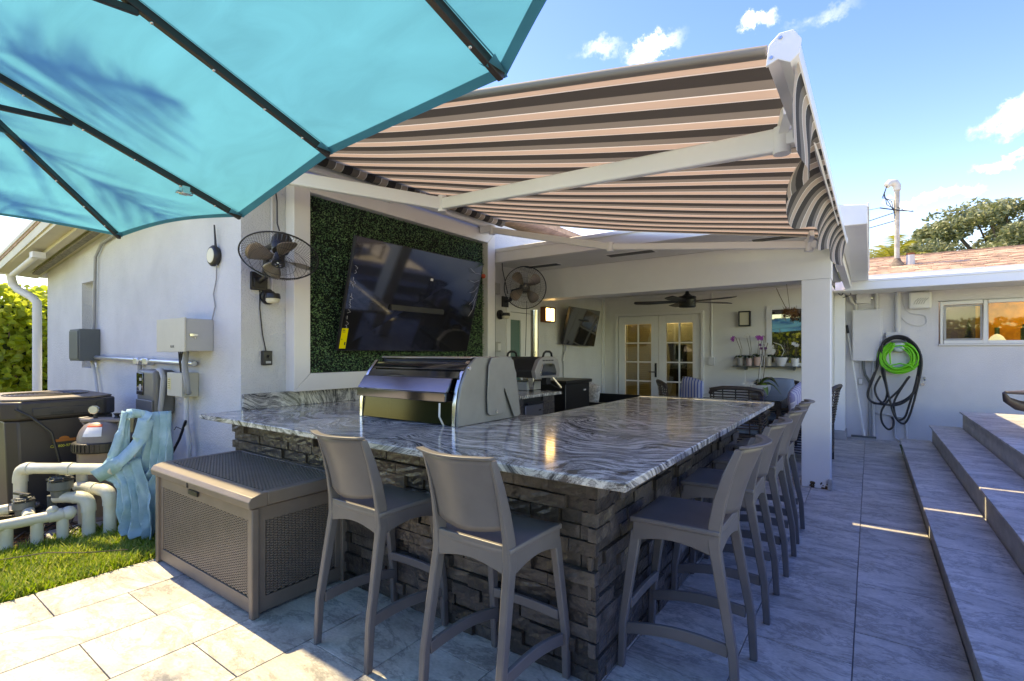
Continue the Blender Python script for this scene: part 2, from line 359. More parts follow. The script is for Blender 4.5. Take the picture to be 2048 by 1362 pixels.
m_hcore = mat('shaded foliage core', (.03,.05,.015), .95, var=.5, vscale=5)
m_bark = mat('bark', (.14,.10,.07), .9, var=.3, vscale=12, bump=.5, bscale=40)
m_pvc = mat('white pvc pipe', (.66,.66,.58), .35, var=.10, vscale=4, tint=(.62,.58,.42))
m_pvcg = mat('grey pvc conduit', (.30,.31,.32), .45, var=.08, vscale=8)
m_paintpipe = mat('wall coloured conduit', (.58,.58,.59), .6)
m_mast = mat('weathered mast paint', (.50,.46,.42), .7, var=.3, vscale=14)
m_emt = mat('galvanised conduit', (.60,.62,.66), .3, metal=.7)
m_dkbox = mat('dark grey enclosure', (.10,.115,.115), .45, var=.08, vscale=6)
m_beigebox = mat('beige enclosure', (.50,.48,.41), .5, var=.05, vscale=6)
m_greybox = mat('light grey enclosure', (.42,.42,.41), .5, var=.05, vscale=6)
m_meter = mat('grey meter housing', (.15,.145,.135), .4)
m_heat = mat('dark brown heat pump plastic', (.045,.038,.034), .45, var=.12, vscale=3)
m_filter = mat('tan filter tank', (.28,.20,.15), .4, var=.12, vscale=5)
m_filtertop = mat('grey filter dome', (.22,.19,.17), .42, var=.08, vscale=5)
m_bag = mat('pale blue pool cover cloth', (.36,.55,.64), .6, var=.12, vscale=7, tint=(.22,.44,.50), bump=.1, bscale=60)
m_brass = mat('bright metal', (.75,.73,.68), .25, metal=1)
m_cream = mat('cream lens', (.70,.66,.50), .5)
m_blade = mat('bronze fan blade', (.30,.25,.20), .3, metal=.6)
m_sticker = mat('yellow sticker', (.85,.70,.02), .5)
m_ink = mat('black ink', (.02,.02,.02), .6)
m_wht = mat('white plastic', (.75,.75,.73), .4)
m_red = mat('red print', (.65,.09,.03), .6)
m_hoseg = mat('green hose', (.13,.62,.03), .3)
m_hoseb = mat('black hose', (.02,.02,.024), .42)
m_glassd = glass('door glass', (.62,.66,.6), .06)
m_glassg = glass('green tinted glass', (.25,.42,.36), .10)
m_glassw = glass('window glass', (.8,.8,.78), .0)
m_room = mat('beige room wall', (.50,.45,.36), .8)
m_roomd = mat('dark room furniture', (.05,.045,.04), .6)
m_orange = mat('orange kitchen wall', (.75,.36,.06), .6, var=.4, vscale=5, tint=(.5,.3,.05))
m_mauve = mat('mauve kitchen wall', (.25,.21,.23), .7)
m_wicker = mat('dark brown wicker', (.06,.045,.038), .5, var=.3, vscale=30)
m_shingle = mat('terracotta asphalt shingle', (.42,.28,.21), .9, var=.4, vscale=9, bump=.6, bscale=70, rnd=.15)
m_pot = {k: mat(k+' ceramic', c, .35) for k, c in dict(grey=(.30,.29,.29), pink=(.55,.40,.38), rose=(.62,.42,.38), cream=(.55,.50,.42), white=(.74,.74,.76), marble=(.66,.68,.68)).items()}
m_ol = mat('orchid leaf', (.06,.10,.03), .35, var=.3, vscale=12)
m_olg = mat('bright orchid leaf', (.22,.30,.04), .35, var=.3, vscale=9)
m_stem = mat('orchid stem', (.16,.12,.06), .6)
m_purp = mat('purple petal', (.42,.07,.42), .5)
m_dpur = mat('dark purple petal', (.16,.02,.14), .5)
m_whp = mat('white petal', (.78,.76,.70), .5)
m_moss = mat('dry moss', (.20,.09,.03), .95)
m_navy = mat('navy cushion', (.06,.07,.16), .85)
m_cush = mat('slate blue cushion', (.20,.26,.33), .9)
m_bulb = mat('lit sconce panel', (1,.8,.5), .5, emit=(1,.72,.42), estr=2.4)
def striped(name, a, b, sc, rot=(0,0,0)):
    m = bpy.data.materials.new(name); m.use_nodes = True; n, l = nodes(m); p = n['Principled BSDF']; p.inputs['Roughness'].default_value = .9
    t = n.new('ShaderNodeTexCoord'); mp = n.new('ShaderNodeMapping'); mp.inputs['Rotation'].default_value = rot; l.new(t.outputs['Object'], mp.inputs[0])
    wv = n.new('ShaderNodeTexWave'); wv.inputs['Scale'].default_value = sc; wv.inputs['Distortion'].default_value = .6; l.new(mp.outputs[0], wv.inputs[0])
    r = n.new('ShaderNodeValToRGB'); r.color_ramp.interpolation = 'CONSTANT'; e = r.color_ramp.elements
    e[0].position = 0; e[0].color = (*a,1); e[1].position = .45; e[1].color = (*b,1); q = e.new(.8); q.color = (*[x*.5+y*.5 for x,y in zip(a,b)],1)
    l.new(wv.outputs['Fac'], r.inputs[0]); l.new(r.outputs[0], p.inputs['Base Color']); return m
m_bstripe = striped('blue and white striped cloth', (.08,.14,.42), (.72,.75,.80), 7)
m_pstripe = striped('lilac striped cloth', (.25,.25,.45), (.62,.62,.70), 9, (0,0,1.2))
m_floral = mat('grey patterned cushion', (.55,.55,.55), .9, var=.6, vscale=34)

# ================================================================ SETTING
def struct(name, mb, m, **k):
    return build(name, mb, m, kind='structure', **k)
g = M(); g.add([(-400,-400,-.06),(400,-400,-.06),(400,400,-.06),(-400,400,-.06)], [(0,1,2,3)])
struct('ground', g, m_lawn)
# flat soil bed and grass strip left of the patio
g = M(); g.add([(-13,-6,-.035),(-3.83,-6,-.035),(-3.83,1.889,-.035),(-13,1.889,-.035)], [(0,1,2,3)])
struct('soil_bed', g, m_soil)
g = M(); g.add([(-13,-2.61,-.028),(-3.83,-2.61,-.028),(-3.83,.0,-.028),(-13,.0,-.028)], [(0,1,2,3)])
struct('lawn', g, mat('near lawn', (.20,.26,.05), .95, var=.4, vscale=12, bump=.6, bscale=90))
g = M().box(-13, 14, -7.4, -2.61, -.08, -.002)
struct('pool_deck', g, mat('pale cream pool deck', (.72,.64,.54), .7, var=.12, vscale=2, bump=.2, bscale=30))
# patio of slate look tiles, laid in a running bond
patio = struct('patio', M().box(-3.822, .352, -2.6, 9.64, -.10, -.012), m_grout)
TW, TL, J = .418, .64, .004
tile_me = {}
def tile_mesh(w_, l_):
    k = (round(w_,3), round(l_,3))
    if k not in tile_me:
        o = build('tile', M().box(J/2, w_-J/2, J/2, l_-J/2, -.012, 0), m_tile, patio, bevel=.0015, seg=1)
        tile_me[k] = o.data; bpy.data.objects.remove(o)
    return tile_me[k]
def put_tile(x, y, w_, l_, parent, z=0, name='tile'):
    o = bpy.data.objects.new(name, tile_mesh(w_, l_)); COL.objects.link(o); o.parent = parent
    o.location = (x, y, z + R.uniform(-.0006, .0006)); o.rotation_euler = (R.uniform(-.0008,.0008), R.uniform(-.001,.001), 0)
    q = o.modifiers.new('bevel', 'BEVEL'); q.width = .0015; q.segments = 1
    return o
for ci in range(10):
    x0 = .356 - TW*(ci+1); y = .71 - TL*(5 if ci % 2 == 0 else 5.5) + (.32 if ci % 2 == 0 else .32) - .32
    # columns: x0=-.062 carries the joints 2.943, 1.023 ...
    base = 1.023 if ci % 2 == 0 else .71
    y = base - TL*6
    while y < 9.62:
        a, b_ = max(y, -2.6), min(y+TL, 9.62)
        if b_-a > .03: put_tile(x0, a, TW if ci else TW-.004, b_-a, patio)
        y += TL
# three steps up to a deck on the right
NX = [.323, .628, .925]; ZZ = [.2, .4, .6]
for k, (nx, zt) in enumerate(zip(NX, ZZ)):
    nxt = NX[k+1] if k < 2 else 6.5
    st = struct('step' if k < 2 else 'raised_deck', M().box(nx+.033, 6.5, -2.6, 8.5, (ZZ[k-1] if k else -.02)-.03, zt-.02), m_riser)
    y = 2.63-.635*8 - (.0 if k == 0 else .21*k)
    wd = (nxt - nx + .02) if k < 2 else .64
    cols = [(nx, wd)] if k < 2 else [(nx + .64*i, .64) for i in range(3)]
    for (xx, ww) in cols:
        yy = y
        while yy < 8.5:
            a, b_ = max(yy, -2.6), min(yy+.635, 8.5)
            if b_-a > .03: put_tile(xx, a, ww, b_-a, st, zt, 'tread_tile').scale = (1, 1, 1.6)
            yy += .635
            if xx > nx + .1 and yy > 8.4: break
# walls of the house on the left
hl = thing('house', 'white stucco house wing with boxwood television wall and gable soffit', 'house', (-6.7, 5, 0))
XW = -3.91; YF = 1.889
w_ = M()
# facade with window hole: x -7.82..-7.33 z 1.19..2.19
w_.box(-9.42, -7.85, YF, YF+.2, -.06, 2.62); w_.box(-7.30, XW, YF, YF+.2, -.06, 3.02)
w_.box(-7.85, -7.30, YF, YF+.2, -.06, 1.17); w_.box(-7.85, -7.30, YF, YF+.2, 2.20, 2.75)
w_.box(-9.42, -9.22, YF+.2, 9.6, -.06, 2.62)
build('front_wall', w_, m_wallL, hl)
w_ = M(); w_.box(XW-.2, XW, YF+.2, 5.30, -.06, 3.02); w_.box(XW-.2, XW, 6.06, 8.341, -.06, 3.02); w_.box(XW-.2, XW, 5.30, 6.06, 1.98, 3.02)
build('side_wall', w_, m_wallL, hl)
# roof with gable overhang
def zr(x): return 2.60 + .10*(x+9.42)
for nm, mt, (a, b_), (x0, x1), th in (('roof', m_shingle, (1.44, 9.6), (-10.0, -3.82), .05),):
    mb = M(); mb.hexa([(x0,a,zr(x0)+.02),(x1,a,zr(x1)+.02),(x1,b_,zr(x1)+.02),(x0,b_,zr(x0)+.02)], [(x0,a,zr(x0)+.10),(x1,a,zr(x1)+.10),(x1,b_,zr(x1)+.10),(x0,b_,zr(x0)+.10)])
    build(nm, mb, mt, hl)
mb = M(); mb.hexa([(-9.98,1.47,2.47),(XW,1.47,2.95),(XW,YF,2.95),(-9.98,YF,2.44)], [(-9.98,1.47,2.54),(XW,1.47,3.02),(XW,YF,3.02),(-9.98,YF,2.52)])
build('soffit', mb, m_soffitL, hl)
mb = M(); mb.hexa([(-10.0,1.45,2.46),(-3.80,1.45,3.06),(-3.80,1.495,3.06),(-10.0,1.495,2.46)], [(-10.0,1.45,2.62),(-3.80,1.45,3.22),(-3.80,1.495,3.22),(-10.0,1.495,2.62)])
mb.hexa([(-10.0,1.43,2.60),(-3.80,1.43,3.20),(-3.80,1.48,3.20),(-10.0,1.48,2.60)], [(-10.0,1.43,2.645),(-3.80,1.43,3.245),(-3.80,1.48,3.245),(-10.0,1.48,2.645)])
build('rake_board', mb, m_soffitL, hl)
mb = M(); mb.box(-10.02, -9.9, 1.47, 9.6, 2.46, 2.58); build('gutter', mb, m_trim, hl, bevel=.01)
mb = M(); mb.hexa([(-9.6,1.62,2.445),(-5.0,1.62,2.84),(-5.0,1.70,2.84),(-9.6,1.70,2.445)], [(-9.6,1.62,2.50),(-5.0,1.62,2.9),(-5.0,1.70,2.9),(-9.6,1.70,2.50)])
build('soffit_batten', mb, m_soffitL, hl)
# old canister flood light and a vent strip on the soffit
mb = M(); mb.cyl((-9.55,1.56,2.42),(-8.2,1.56,2.545),.035,.035,10); mb.box(-8.3,-8.15,1.5,1.62,2.50,2.57)
build('soffit_light', mb, m_soffit, hl, smooth=40)
mb = M(); mb.hexa([(-9.4,1.73,2.432),(-5,1.73,2.82),(-5,1.80,2.82),(-9.4,1.80,2.43)], [(-9.4,1.73,2.46),(-5,1.73,2.85),(-5,1.80,2.85),(-9.4,1.80,2.46)])
build('soffit_vent', mb, mat('dusty vent mesh', (.22,.21,.17), .9, var=.5, vscale=30), hl)
mb = M().tube([(-9.93,1.60,2.47),(-9.93,1.62,2.33),(-9.85,1.66,2.25),(-9.62,1.76,2.14),(-9.53,1.80,2.06),(-9.52,1.80,1.9),(-9.52,1.80,.0)], .052, 12)
ds = build('downspout', mb, m_soffit, hl, smooth=50)
# tall narrow window
wf = M(); wf.box(-7.85,-7.79,YF+.10,YF+.16,1.17,2.20); wf.box(-7.36,-7.30,YF+.10,YF+.16,1.17,2.20); wf.box(-7.79,-7.36,YF+.10,YF+.16,2.14,2.20); wf.box(-7.79,-7.36,YF+.10,YF+.16,1.17,1.23); wf.box(-7.79,-7.36,YF+.095,YF+.155,1.36,1.42); wf.box(-7.56,-7.52,YF+.097,YF+.157,1.42,2.14)
wn = build('window', M().box(-7.79,-7.36,YF+.125,YF+.13,1.23,2.14), m_gloss, hl)
build('frame', wf, m_trim, wn, bevel=.004)

# patch of wall art: white frame with artificial boxwood
fr = thing('boxwood_panel', 'large white mitred frame filled with artificial boxwood behind the television', 'wall panel', (-3.85, 3.6, 1.04))
FY0, FY1, FZ0, FZ1, FX = 2.245, 4.905, 1.037, 2.835, -3.78; FB = .145
def board(name, q):  # q: 4 (y,z) corners
    mb = M(); mb.hexa([(XW+.002,*q[0]),(XW+.002,*q[1]),(XW+.002,*q[2]),(XW+.002,*q[3])], [(FX,*q[0]),(FX,*q[1]),(FX,*q[2]),(FX,*q[3])])
    build(name, mb, m_trim, fr, bevel=.004)
i = FB; e_ = .0012
board('frame_board', [(FY0+e_,FZ0),(FY1-e_,FZ0),(FY1-i-e_,FZ0+i),(FY0+i+e_,FZ0+i)])
board('frame_board', [(FY0+e_,FZ1),(FY0+i+e_,FZ1-i),(FY1-i-e_,FZ1-i),(FY1-e_,FZ1)])
board('frame_board', [(FY0,FZ0+e_),(FY0+i,FZ0+i+e_),(FY0+i,FZ1-i-e_),(FY0,FZ1-e_)])
board('frame_board', [(FY1,FZ0+e_),(FY1,FZ1-e_),(FY1-i,FZ1-i-e_),(FY1-i,FZ0+i+e_)])
build('backing', M().box(-3.90,-3.865,FY0+i,FY1-i,FZ0+i,FZ1-i), m_hback, fr)
mb = M()
for k in range(26000):
    y = R.uniform(FY0+i+.004, FY1-i-.004); z = R.uniform(FZ0+i+.004, FZ1-i-.004)
    h = noise.noise(Vector((y*14, z*14, 0)))*.012
    x = -3.852 + h + R.uniform(-.02,.02); a = R.uniform(0,2*PI); t = R.uniform(-1.1,1.1); s_ = R.uniform(.006,.0115)
    u = Vector((math.sin(t), math.cos(a)*math.cos(t), math.sin(a)*math.cos(t))); v = u.cross(Vector((1, R.uniform(-.6,.6), R.uniform(-.6,.6)))).normalized()
    p = Vector((x,y,z)); mb.add([p-u*s_, p-v*s_*.55, p+u*s_, p+v*s_*.55], [(0,1,2,3)])
build('foliage', mb, m_hedgeart, fr, kind='stuff')

# ---------------------------------------------------------------- covered porch
YB = 8.341
po = thing('porch', 'white roofed porch with fascia, broad beam, square column and back wall with french doors', 'porch', (-2, 7, 0))
mb = M(); mb.box(XW, -.224, 4.94, 5.0, 2.475, 2.645); mb.box(XW,-.224,4.925,4.94,2.60,2.645)
build('fascia', mb, m_trim, po, bevel=.004)
build('soffit', M().box(XW, -.224, 5.0, 5.829, 2.487, 2.52), m_soffit, po)
build('roof_slab', M().box(XW, -.226, 4.96, 8.9, 2.56, 2.635), m_trim, po)
mb = M(); mb.box(XW, -.31, 5.829, 6.08, 2.09, 2.486)
build('beam', mb, m_trim, po, bevel=.004)
build('ceiling', M().box(XW, -.33, 6.08, YB, 2.335, 2.36), m_soffit, po)
mb = M(); mb.box(XW, XW+.02, 6.1, YB, 2.30, 2.334); mb.box(XW,-.4,YB-.022,YB-.001,2.295,2.334)
build('crown_moulding', mb, m_trim, po, bevel=.004)
co = build('column', M().box(-.567, -.318, 5.832, 6.078, .0, 2.088), m_trim, po, bevel=.004)
# broken render at the foot of the column and a loose skirting piece
mb = M()
for k in range(26):
    x = R.choice([R.uniform(-.50,-.44), R.uniform(-.41,-.325)]); z = R.uniform(.004,.055); s_ = R.uniform(.006,.018)
    mb.ob((x, 5.829, z), (s_*1.5, .006, s_), Euler((R.uniform(-1,1),R.uniform(-2,2),0)).to_matrix())
build('broken_render', mb, mat('exposed brown substrate', (.12,.07,.03), .9, var=.5, vscale=60), po)
build('skirting_piece', M().box(-.340,-.300,5.80,5.828,.0,.105), mat('grey skirting stone', (.42,.42,.41), .7, var=.2, vscale=20, bump=.3), po, bevel=.003)
# recessed vents in the soffit
for (x0, x1, y0, y1) in ((-2.50,-1.93,5.31,5.47),(-.98,-.50,5.42,5.60),(-3.72,-3.2,5.42,5.58)):
    v_ = build('soffit_vent', M().box(x0,x1,y0,y1,2.480,2.4868), m_trim, po)
    mb = M()
    for k in range(4): mb.box(x0+.02,x1-.02,y0+.02+k*.034,y0+.045+k*.034,2.4755,2.4795)
    build('slot', mb, m_black, v_)
# back wall in three pieces round the door and the window
DX0, DX1, DZ = -3.66, -2.22, 1.985
mb = M(); mb.box(XW, DX0, YB, YB+.16, -.05, 2.36); mb.box(DX0, DX1, YB, YB+.16, DZ, 2.36); mb.box(DX1, -1.235, YB, YB+.16, -.05, 2.36)
mb.box(-1.235, -.62, YB, YB+.16, -.05, 1.175); mb.box(-1.235,-.62,YB,YB+.16,2.01,2.36); mb.box(-.62,-.46,YB,YB+.16,-.05,2.36); mb.box(-.60,-.46,YB+.16,9.64,-.05,2.36)
build('back_wall', mb, m_porch, po)
# french doors
fd = thing('french_doors', 'pair of white french doors with ten light glass leaves and dark handle', 'double door', ((DX0+DX1)/2, YB, 0))
mb = M(); mb.box(DX0-.045,DX0,YB-.03,YB+.10,0,DZ+.045); mb.box(DX1,DX1+.045,YB-.03,YB+.10,0,DZ+.045); mb.box(DX0,DX1,YB-.03,YB+.10,DZ,DZ+.045)
build('door_frame', mb, m_trim, fd, bevel=.004)
mid = -2.925
for a, b_ in ((DX0+.01, mid-.004), (mid+.004, DX1-.01)):
    ld = thing('l', '', '', (0,0,0)); bpy.data.objects.remove(ld)
    st_, gz0, gz1 = .125, .46, 1.845
    gx0, gx1 = a+st_, b_-st_
    mb = M(); y0, y1 = YB+.005, YB+.05
    mb.box(a,gx0,y0,y1,.02,DZ-.006); mb.box(gx1,b_,y0,y1,.02,DZ-.006); mb.box(gx0,gx1,y0,y1,.02,.20); mb.box(gx0,gx1,y0,y1,gz1,DZ-.006)
    leaf = build('door_leaf', mb, m_trim, fd, bevel=.003)
    cols = [gx0, (gx0+gx1)/2, gx1]; rows = [.20+(gz1-.20)*k/5 for k in range(6)]
    mb = M(); mb.box(cols[1]-.011,cols[1]+.011,y0+.003,y1-.004,.20,gz1)
    for r_ in rows[1:-1]: mb.box(gx0,cols[1]-.011,y0+.003,y1-.004,r_-.011,r_+.011); mb.box(cols[1]+.011,gx1,y0+.003,y1-.004,r_-.011,r_+.011)
    build('muntin', mb, m_trim, leaf)
    for ci in range(2):
        for r_ in range(5): build('pane', M().box(cols[ci]+.01,cols[ci+1]-.01,y0+.02,y0+.024,rows[r_]+.01,rows[r_+1]-.01), m_glassd, leaf)
mb = M(); mb.box(mid-.062,mid-.028,YB-.008,YB+.004,.93,1.17); mb.tube([(mid-.045,YB-.008,1.02),(mid-.045,YB-.045,1.02),(mid-.15,YB-.048,1.02)], .009, 8); mb.cyl((mid-.045,YB-.02,1.13),(mid-.045,YB,1.13),.016,n=10)
build('door_handle', mb, m_blackm, fd, bevel=.002)
# the room seen through the doors
rm = thing('interior_room', 'dim beige room behind the french doors with louvred closet', 'room', (-3, 9.6, 0))
mb = M(); mb.box(XW-.19,-.62,10.4,10.5,-.05,2.4); mb.box(XW-.19,XW-.09,YB+.17,10.4,-.05,2.4); mb.box(XW-.09,-.62,YB+.17,10.4,-.05,0.005); mb.box(XW-.09,-.62,YB+.17,10.4,2.37,2.4); mb.box(-.72,-.62,YB+.165,10.4,0,2.37)
build('wall', mb, m_room, rm)
mb = M()
for k in range(44): mb.ob((-3.6, 9.5, .2+k*.04), (.7, .012, .036), Matrix.Rotation(.5,3,'X'))
build('louvred_door', mb, mat('beige louvre', (.60,.50,.34), .7), rm)
mb = M(); mb.box(-3.98,-3.95,9.44,9.56,0,2.03); mb.box(-3.25,-3.20,9.44,9.56,0,2.03); mb.box(-3.2,-2.4,9.48,9.52,0,2.05)
build('closet_door', mb, m_room, rm)
mb = M(); mb.box(-2.9,-2.72,9.2,9.3,.5,1.5); mb.box(-2.55,-2.1,9.4,9.5,.3,1.55); mb.lathe([(.0,0),(.12,0),(.16,.3),(.10,.5),(.13,.55),(0,.6)], (-2.25,9.0,.7)); mb.box(-2.6,-1.6,9.1,9.6,.0,.68)
mb.tube([(-2.95,9.1,1.55),(-2.9,9.12,1.2),(-2.93,9.1,.8)], .07, 8)
build('furniture', mb, m_roomd, rm, bevel=.01)
mb = M().hexa([(-2.38,9.3,1.05),(-1.6,9.3,1.05),(-1.6,9.32,1.05),(-2.38,9.32,1.05)], [(-2.2,9.3,1.85),(-1.6,9.3,1.85),(-1.6,9.32,1.85),(-2.2,9.32,1.85)])
build('picture', mb, mat('pale picture', (.65,.62,.42), .6), rm)
build('wreath', M().tube([(-2.05+.09*math.cos(a*PI/8),9.27,1.42+.09*math.sin(a*PI/8)) for a in range(16)], .03, 6, closed=True), m_black, rm)
rl = build('unseen_lamp', M().cyl((-3.0,9.3,2.33),(-3.0,9.3,2.368),.16,n=20), mat('added room glow', (1,1,1), .5, emit=(1,.86,.70), estr=10), rm)  # glowing disc added out of sight to brighten the room
# narrow side door with tinted glass on the television wall
sdn = thing('side_door', 'white framed side door with green tinted glass beside the pizza oven', 'door', (XW, 5.68, 0))
mb = M(); mb.box(XW-.1,XW+.02,5.30,5.385,0,1.98); mb.box(XW-.1,XW+.02,5.97,6.06,0,1.98); mb.box(XW-.1,XW+.02,5.385,5.97,1.90,1.98)
build('door_frame', mb, m_trim, sdn, bevel=.004)
mb = M(); mb.box(XW-.07,XW-.03,5.388,5.44,.02,1.895); mb.box(XW-.07,XW-.03,5.70,5.968,.02,1.895); mb.box(XW-.07,XW-.03,5.44,5.70,1.80,1.895); mb.box(XW-.07,XW-.03,5.44,5.70,.02,.25)
build('door_leaf', mb, m_trim, sdn, bevel=.003)
build('pane', M().box(XW-.055,XW-.05,5.44,5.70,.25,1.80), mat('green tinted door glass', (.10,.19,.16), .05, spec=.8), sdn)
# porch window
pw = thing('porch_window', 'white framed porch window reflecting the garden above the plant shelf', 'window', (-.93, YB, 1.17))
mb = M(); mb.box(-1.27,-1.20,YB-.02,YB+.06,1.16,2.055); mb.box(-.66,-.59,YB-.02,YB+.06,1.16,2.055); mb.box(-1.20,-.66,YB-.02,YB+.06,1.99,2.055); mb.box(-1.20,-.66,YB-.02,YB+.06,1.16,1.20)
build('frame', mb, m_trim, pw, bevel=.004)
build('pane', M().box(-1.20,-.66,YB+.02,YB+.025,1.20,1.99), glass('reflective window glass', (.35,.36,.28), .22), pw)

# ---------------------------------------------------------------- roof edge with box gutter, right end of the porch
ge = thing('gutter_box', 'white box gutter running back along the end of the porch roof', 'gutter', (-.1, 6.8, 2.39))
mb = M(); mb.hexa([(-.222,4.925,2.40),(-.016,4.925,2.392),(-.016,8.84,2.392),(-.222,8.84,2.40)], [(-.222,4.925,2.58),(-.016,4.925,2.548),(-.016,8.84,2.548),(-.222,8.84,2.58)])
build('gutter_trough', mb, m_alu, ge, bevel=.006)
build('gutter_lip', M().box(-.018,-.004,4.92,8.84,2.525,2.56), m_alu, ge, bevel=.003)
mb = M(); mb.box(-.30,-.225,5.05,8.8,2.29,2.47)
build('inner_fascia', mb, m_trim, ge, bevel=.003)

# ---------------------------------------------------------------- house across the patio
YR = 9.64
hr = thing('rear_house', 'white stucco house with terracotta shingle roof and kitchen window', 'house', (2, YR, 0))
mb = M(); mb.box(-.46,.822,YR,YR+.2,-.05,2.5); mb.box(.822,2.66,YR,YR+.2,-.05,1.47); mb.box(.822,2.66,YR,YR+.2,2.108,2.5); mb.box(2.66,7,YR,YR+.2,-.05,2.5)
build('wall', mb, m_wallR, hr)
build('soffit', M().box(-.46,7,8.93,YR,2.27,2.285), m_soffit, hr)
mb = M(); mb.box(-.30,7,8.845,8.93,2.262,2.40); mb.box(-.30,7,8.835,8.86,2.375,2.412)
build('gutter', mb, m_alu, hr, bevel=.005)
mb = M(); mb.box(-.02,7,8.90,8.94,2.40,2.475)
build('drip_edge', mb, m_trim, hr)
build('roof_deck', M().hexa([(-.02,8.93,2.30),(7,8.93,2.30),(7,11.3,3.0),(-.02,11.3,3.0)], [(-.02,8.93,2.455),(7,8.93,2.455),(7,11.3,3.02),(-.02,11.3,3.02)]), m_grout, hr)
zroof = lambda y: 2.465 + (y-8.93)*.262
mb = M(); y = 8.93; row = 0
while y < 11.1:
    x = -.02 + R.uniform(-.1,0)
    while x < 4.6:
        ww = R.uniform(.12,.32); h = R.uniform(.006,.020); x1 = x+ww-.008
        yy = y + R.uniform(-.012,.012)
        mb.hexa([(x,yy,zroof(yy)),(x1,yy,zroof(yy)),(x1,y+.17,zroof(y+.17)-.012),(x,y+.17,zroof(y+.17)-.012)], [(x,yy,zroof(yy)+h),(x1,yy,zroof(yy)+h),(x1,y+.17,zroof(y+.17)+.003),(x,y+.17,zroof(y+.17)+.003)])
        x += ww
    y += .125; row += 1
build('shingle', mb, mat('terracotta asphalt shingle tabs', (.55,.36,.26), .9, var=.5, vscale=7, bump=.7, bscale=60), hr, kind='stuff')
build('ridge_cap', M().box(-.02,4.6,11.03,11.10,3.025,3.045), m_shingle, hr)
# kitchen window
kw = thing('kitchen_window', 'white sliding window of the rear house with orange lit kitchen', 'window', (1.7, YR, 1.48))
f_ = M()
for (a, b_) in ((.838,.872),(1.302,1.352),(2.62,2.655)): f_.box(a,b_,YR-.022,YR+.05,1.478,2.10)
f_.box(.872,1.302,YR-.022,YR+.05,2.048,2.10); f_.box(1.352,2.62,YR-.022,YR+.05,2.052,2.10); f_.box(.872,1.302,YR-.022,YR+.05,1.478,1.53); f_.box(1.352,2.62,YR-.022,YR+.05,1.478,1.525); f_.box(.82,2.68,YR-.035,YR+.05,1.455,1.4775)
build('frame', f_, m_wht, kw, bevel=.004)
sf = M(); sf.box(.880,.905,YR-.005,YR+.03,1.535,2.04); sf.box(1.275,1.295,YR-.005,YR+.03,1.535,2.04); sf.box(.905,1.275,YR-.005,YR+.03,2.018,2.04); sf.box(.905,1.275,YR-.005,YR+.03,1.535,1.555)
build('sash', sf, m_greybox, kw, bevel=.002)
build('pane', M().box(.905,1.275,YR+.01,YR+.014,1.555,2.018), m_glassw, kw)
build('pane', M().box(1.352,2.62,YR+.01,YR+.014,1.525,2.052), m_glassw, kw)
kz = 0
kr = thing('kitchen_interior', 'warm kitchen interior seen through the sliding window', 'room', (1.6, YR+.9, 1))
mb = M(); mb.box(1.32,3.4,YR+1.3,YR+1.4,.4,2.45); mb.box(1.30,1.32,YR+.22,YR+1.3,1.0,2.45); mb.box(3.3,3.4,YR+.21,YR+1.3,.4,2.45); mb.box(1.32,3.3,YR+.21,YR+1.3,2.40,2.45)
build('orange_wall', mb, m_orange, kr)
mb = M(); mb.box(.6,1.30,YR+.62,YR+.7,1.0,2.45); mb.box(.55,.6,YR+.21,YR+.7,1.0,2.45); mb.box(.6,1.30,YR+.21,YR+.62,2.40,2.45)
build('mauve_wall', mb, m_mauve, kr)
mb = M(); mb.box(.6,3.3,YR+.21,YR+.62,1.40,1.46); build('worktop', mb, m_roomd, kr)
mb = M(); mb.lathe([(0,0),(.11,0),(.10,.06),(.07,.12),(.03,.155),(0,.165)], (1.50,YR+.36,1.46), n=20)
build('white_dome', mb, mat('faintly emissive white', (.8,.85,.8), .5, emit=(.9,1,.9), estr=.25), kr, smooth=60)  # white dome with a little emission of its own
mb = M()
for k in range(9): mb.lathe([(.0,0),(.085-.008*k,.0),(.0,.05)], (1.19,YR+.33,1.50+.036*k), n=9)
mb.box(1.12,1.26,YR+.28,YR+.38,1.46,1.50)
build('little_tree', mb, mat('dark slate', (.07,.08,.09), .6), kr)
mb = M(); mb.cyl((1.52,YR+.5,1.46),(1.52,YR+.5,1.72),.03); mb.cyl((1.78,YR+.4,1.46),(1.78,YR+.4,1.70),.032); mb.cyl((1.78,YR+.4,1.70),(1.78,YR+.4,1.76),.012)
build('bottle', mb, mat('dark green bottle', (.04,.10,.05), .2), kr, smooth=40)
build('unseen_lamp', M().cyl((.95,YR+.42,2.36),(.95,YR+.42,2.395),.08,n=16), mat('added mauve room glow', (1,1,1), .5, emit=(.85,.86,1), estr=9), kr)  # added glow, lifts the dark mauve room behind its pane
build('unseen_lamp', M().cyl((2.0,YR+.8,2.36),(2.0,YR+.8,2.395),.12,n=16), mat('lit warm lamp', (1,1,1), .5, emit=(1,.72,.38), estr=12), kr)
# pilaster beside the hinge wall
pl = thing('pilaster', 'white pilaster on a grey stone block behind the column', 'pilaster', (-.39, 9.45, 0))
build('shaft', M().box(-.456,-.316,9.28,9.62,.14,2.262), m_trim, pl, bevel=.003)
build('base_block', M().box(-.50,-.295,9.24,9.63,0,.138), m_riser, pl, bevel=.004)
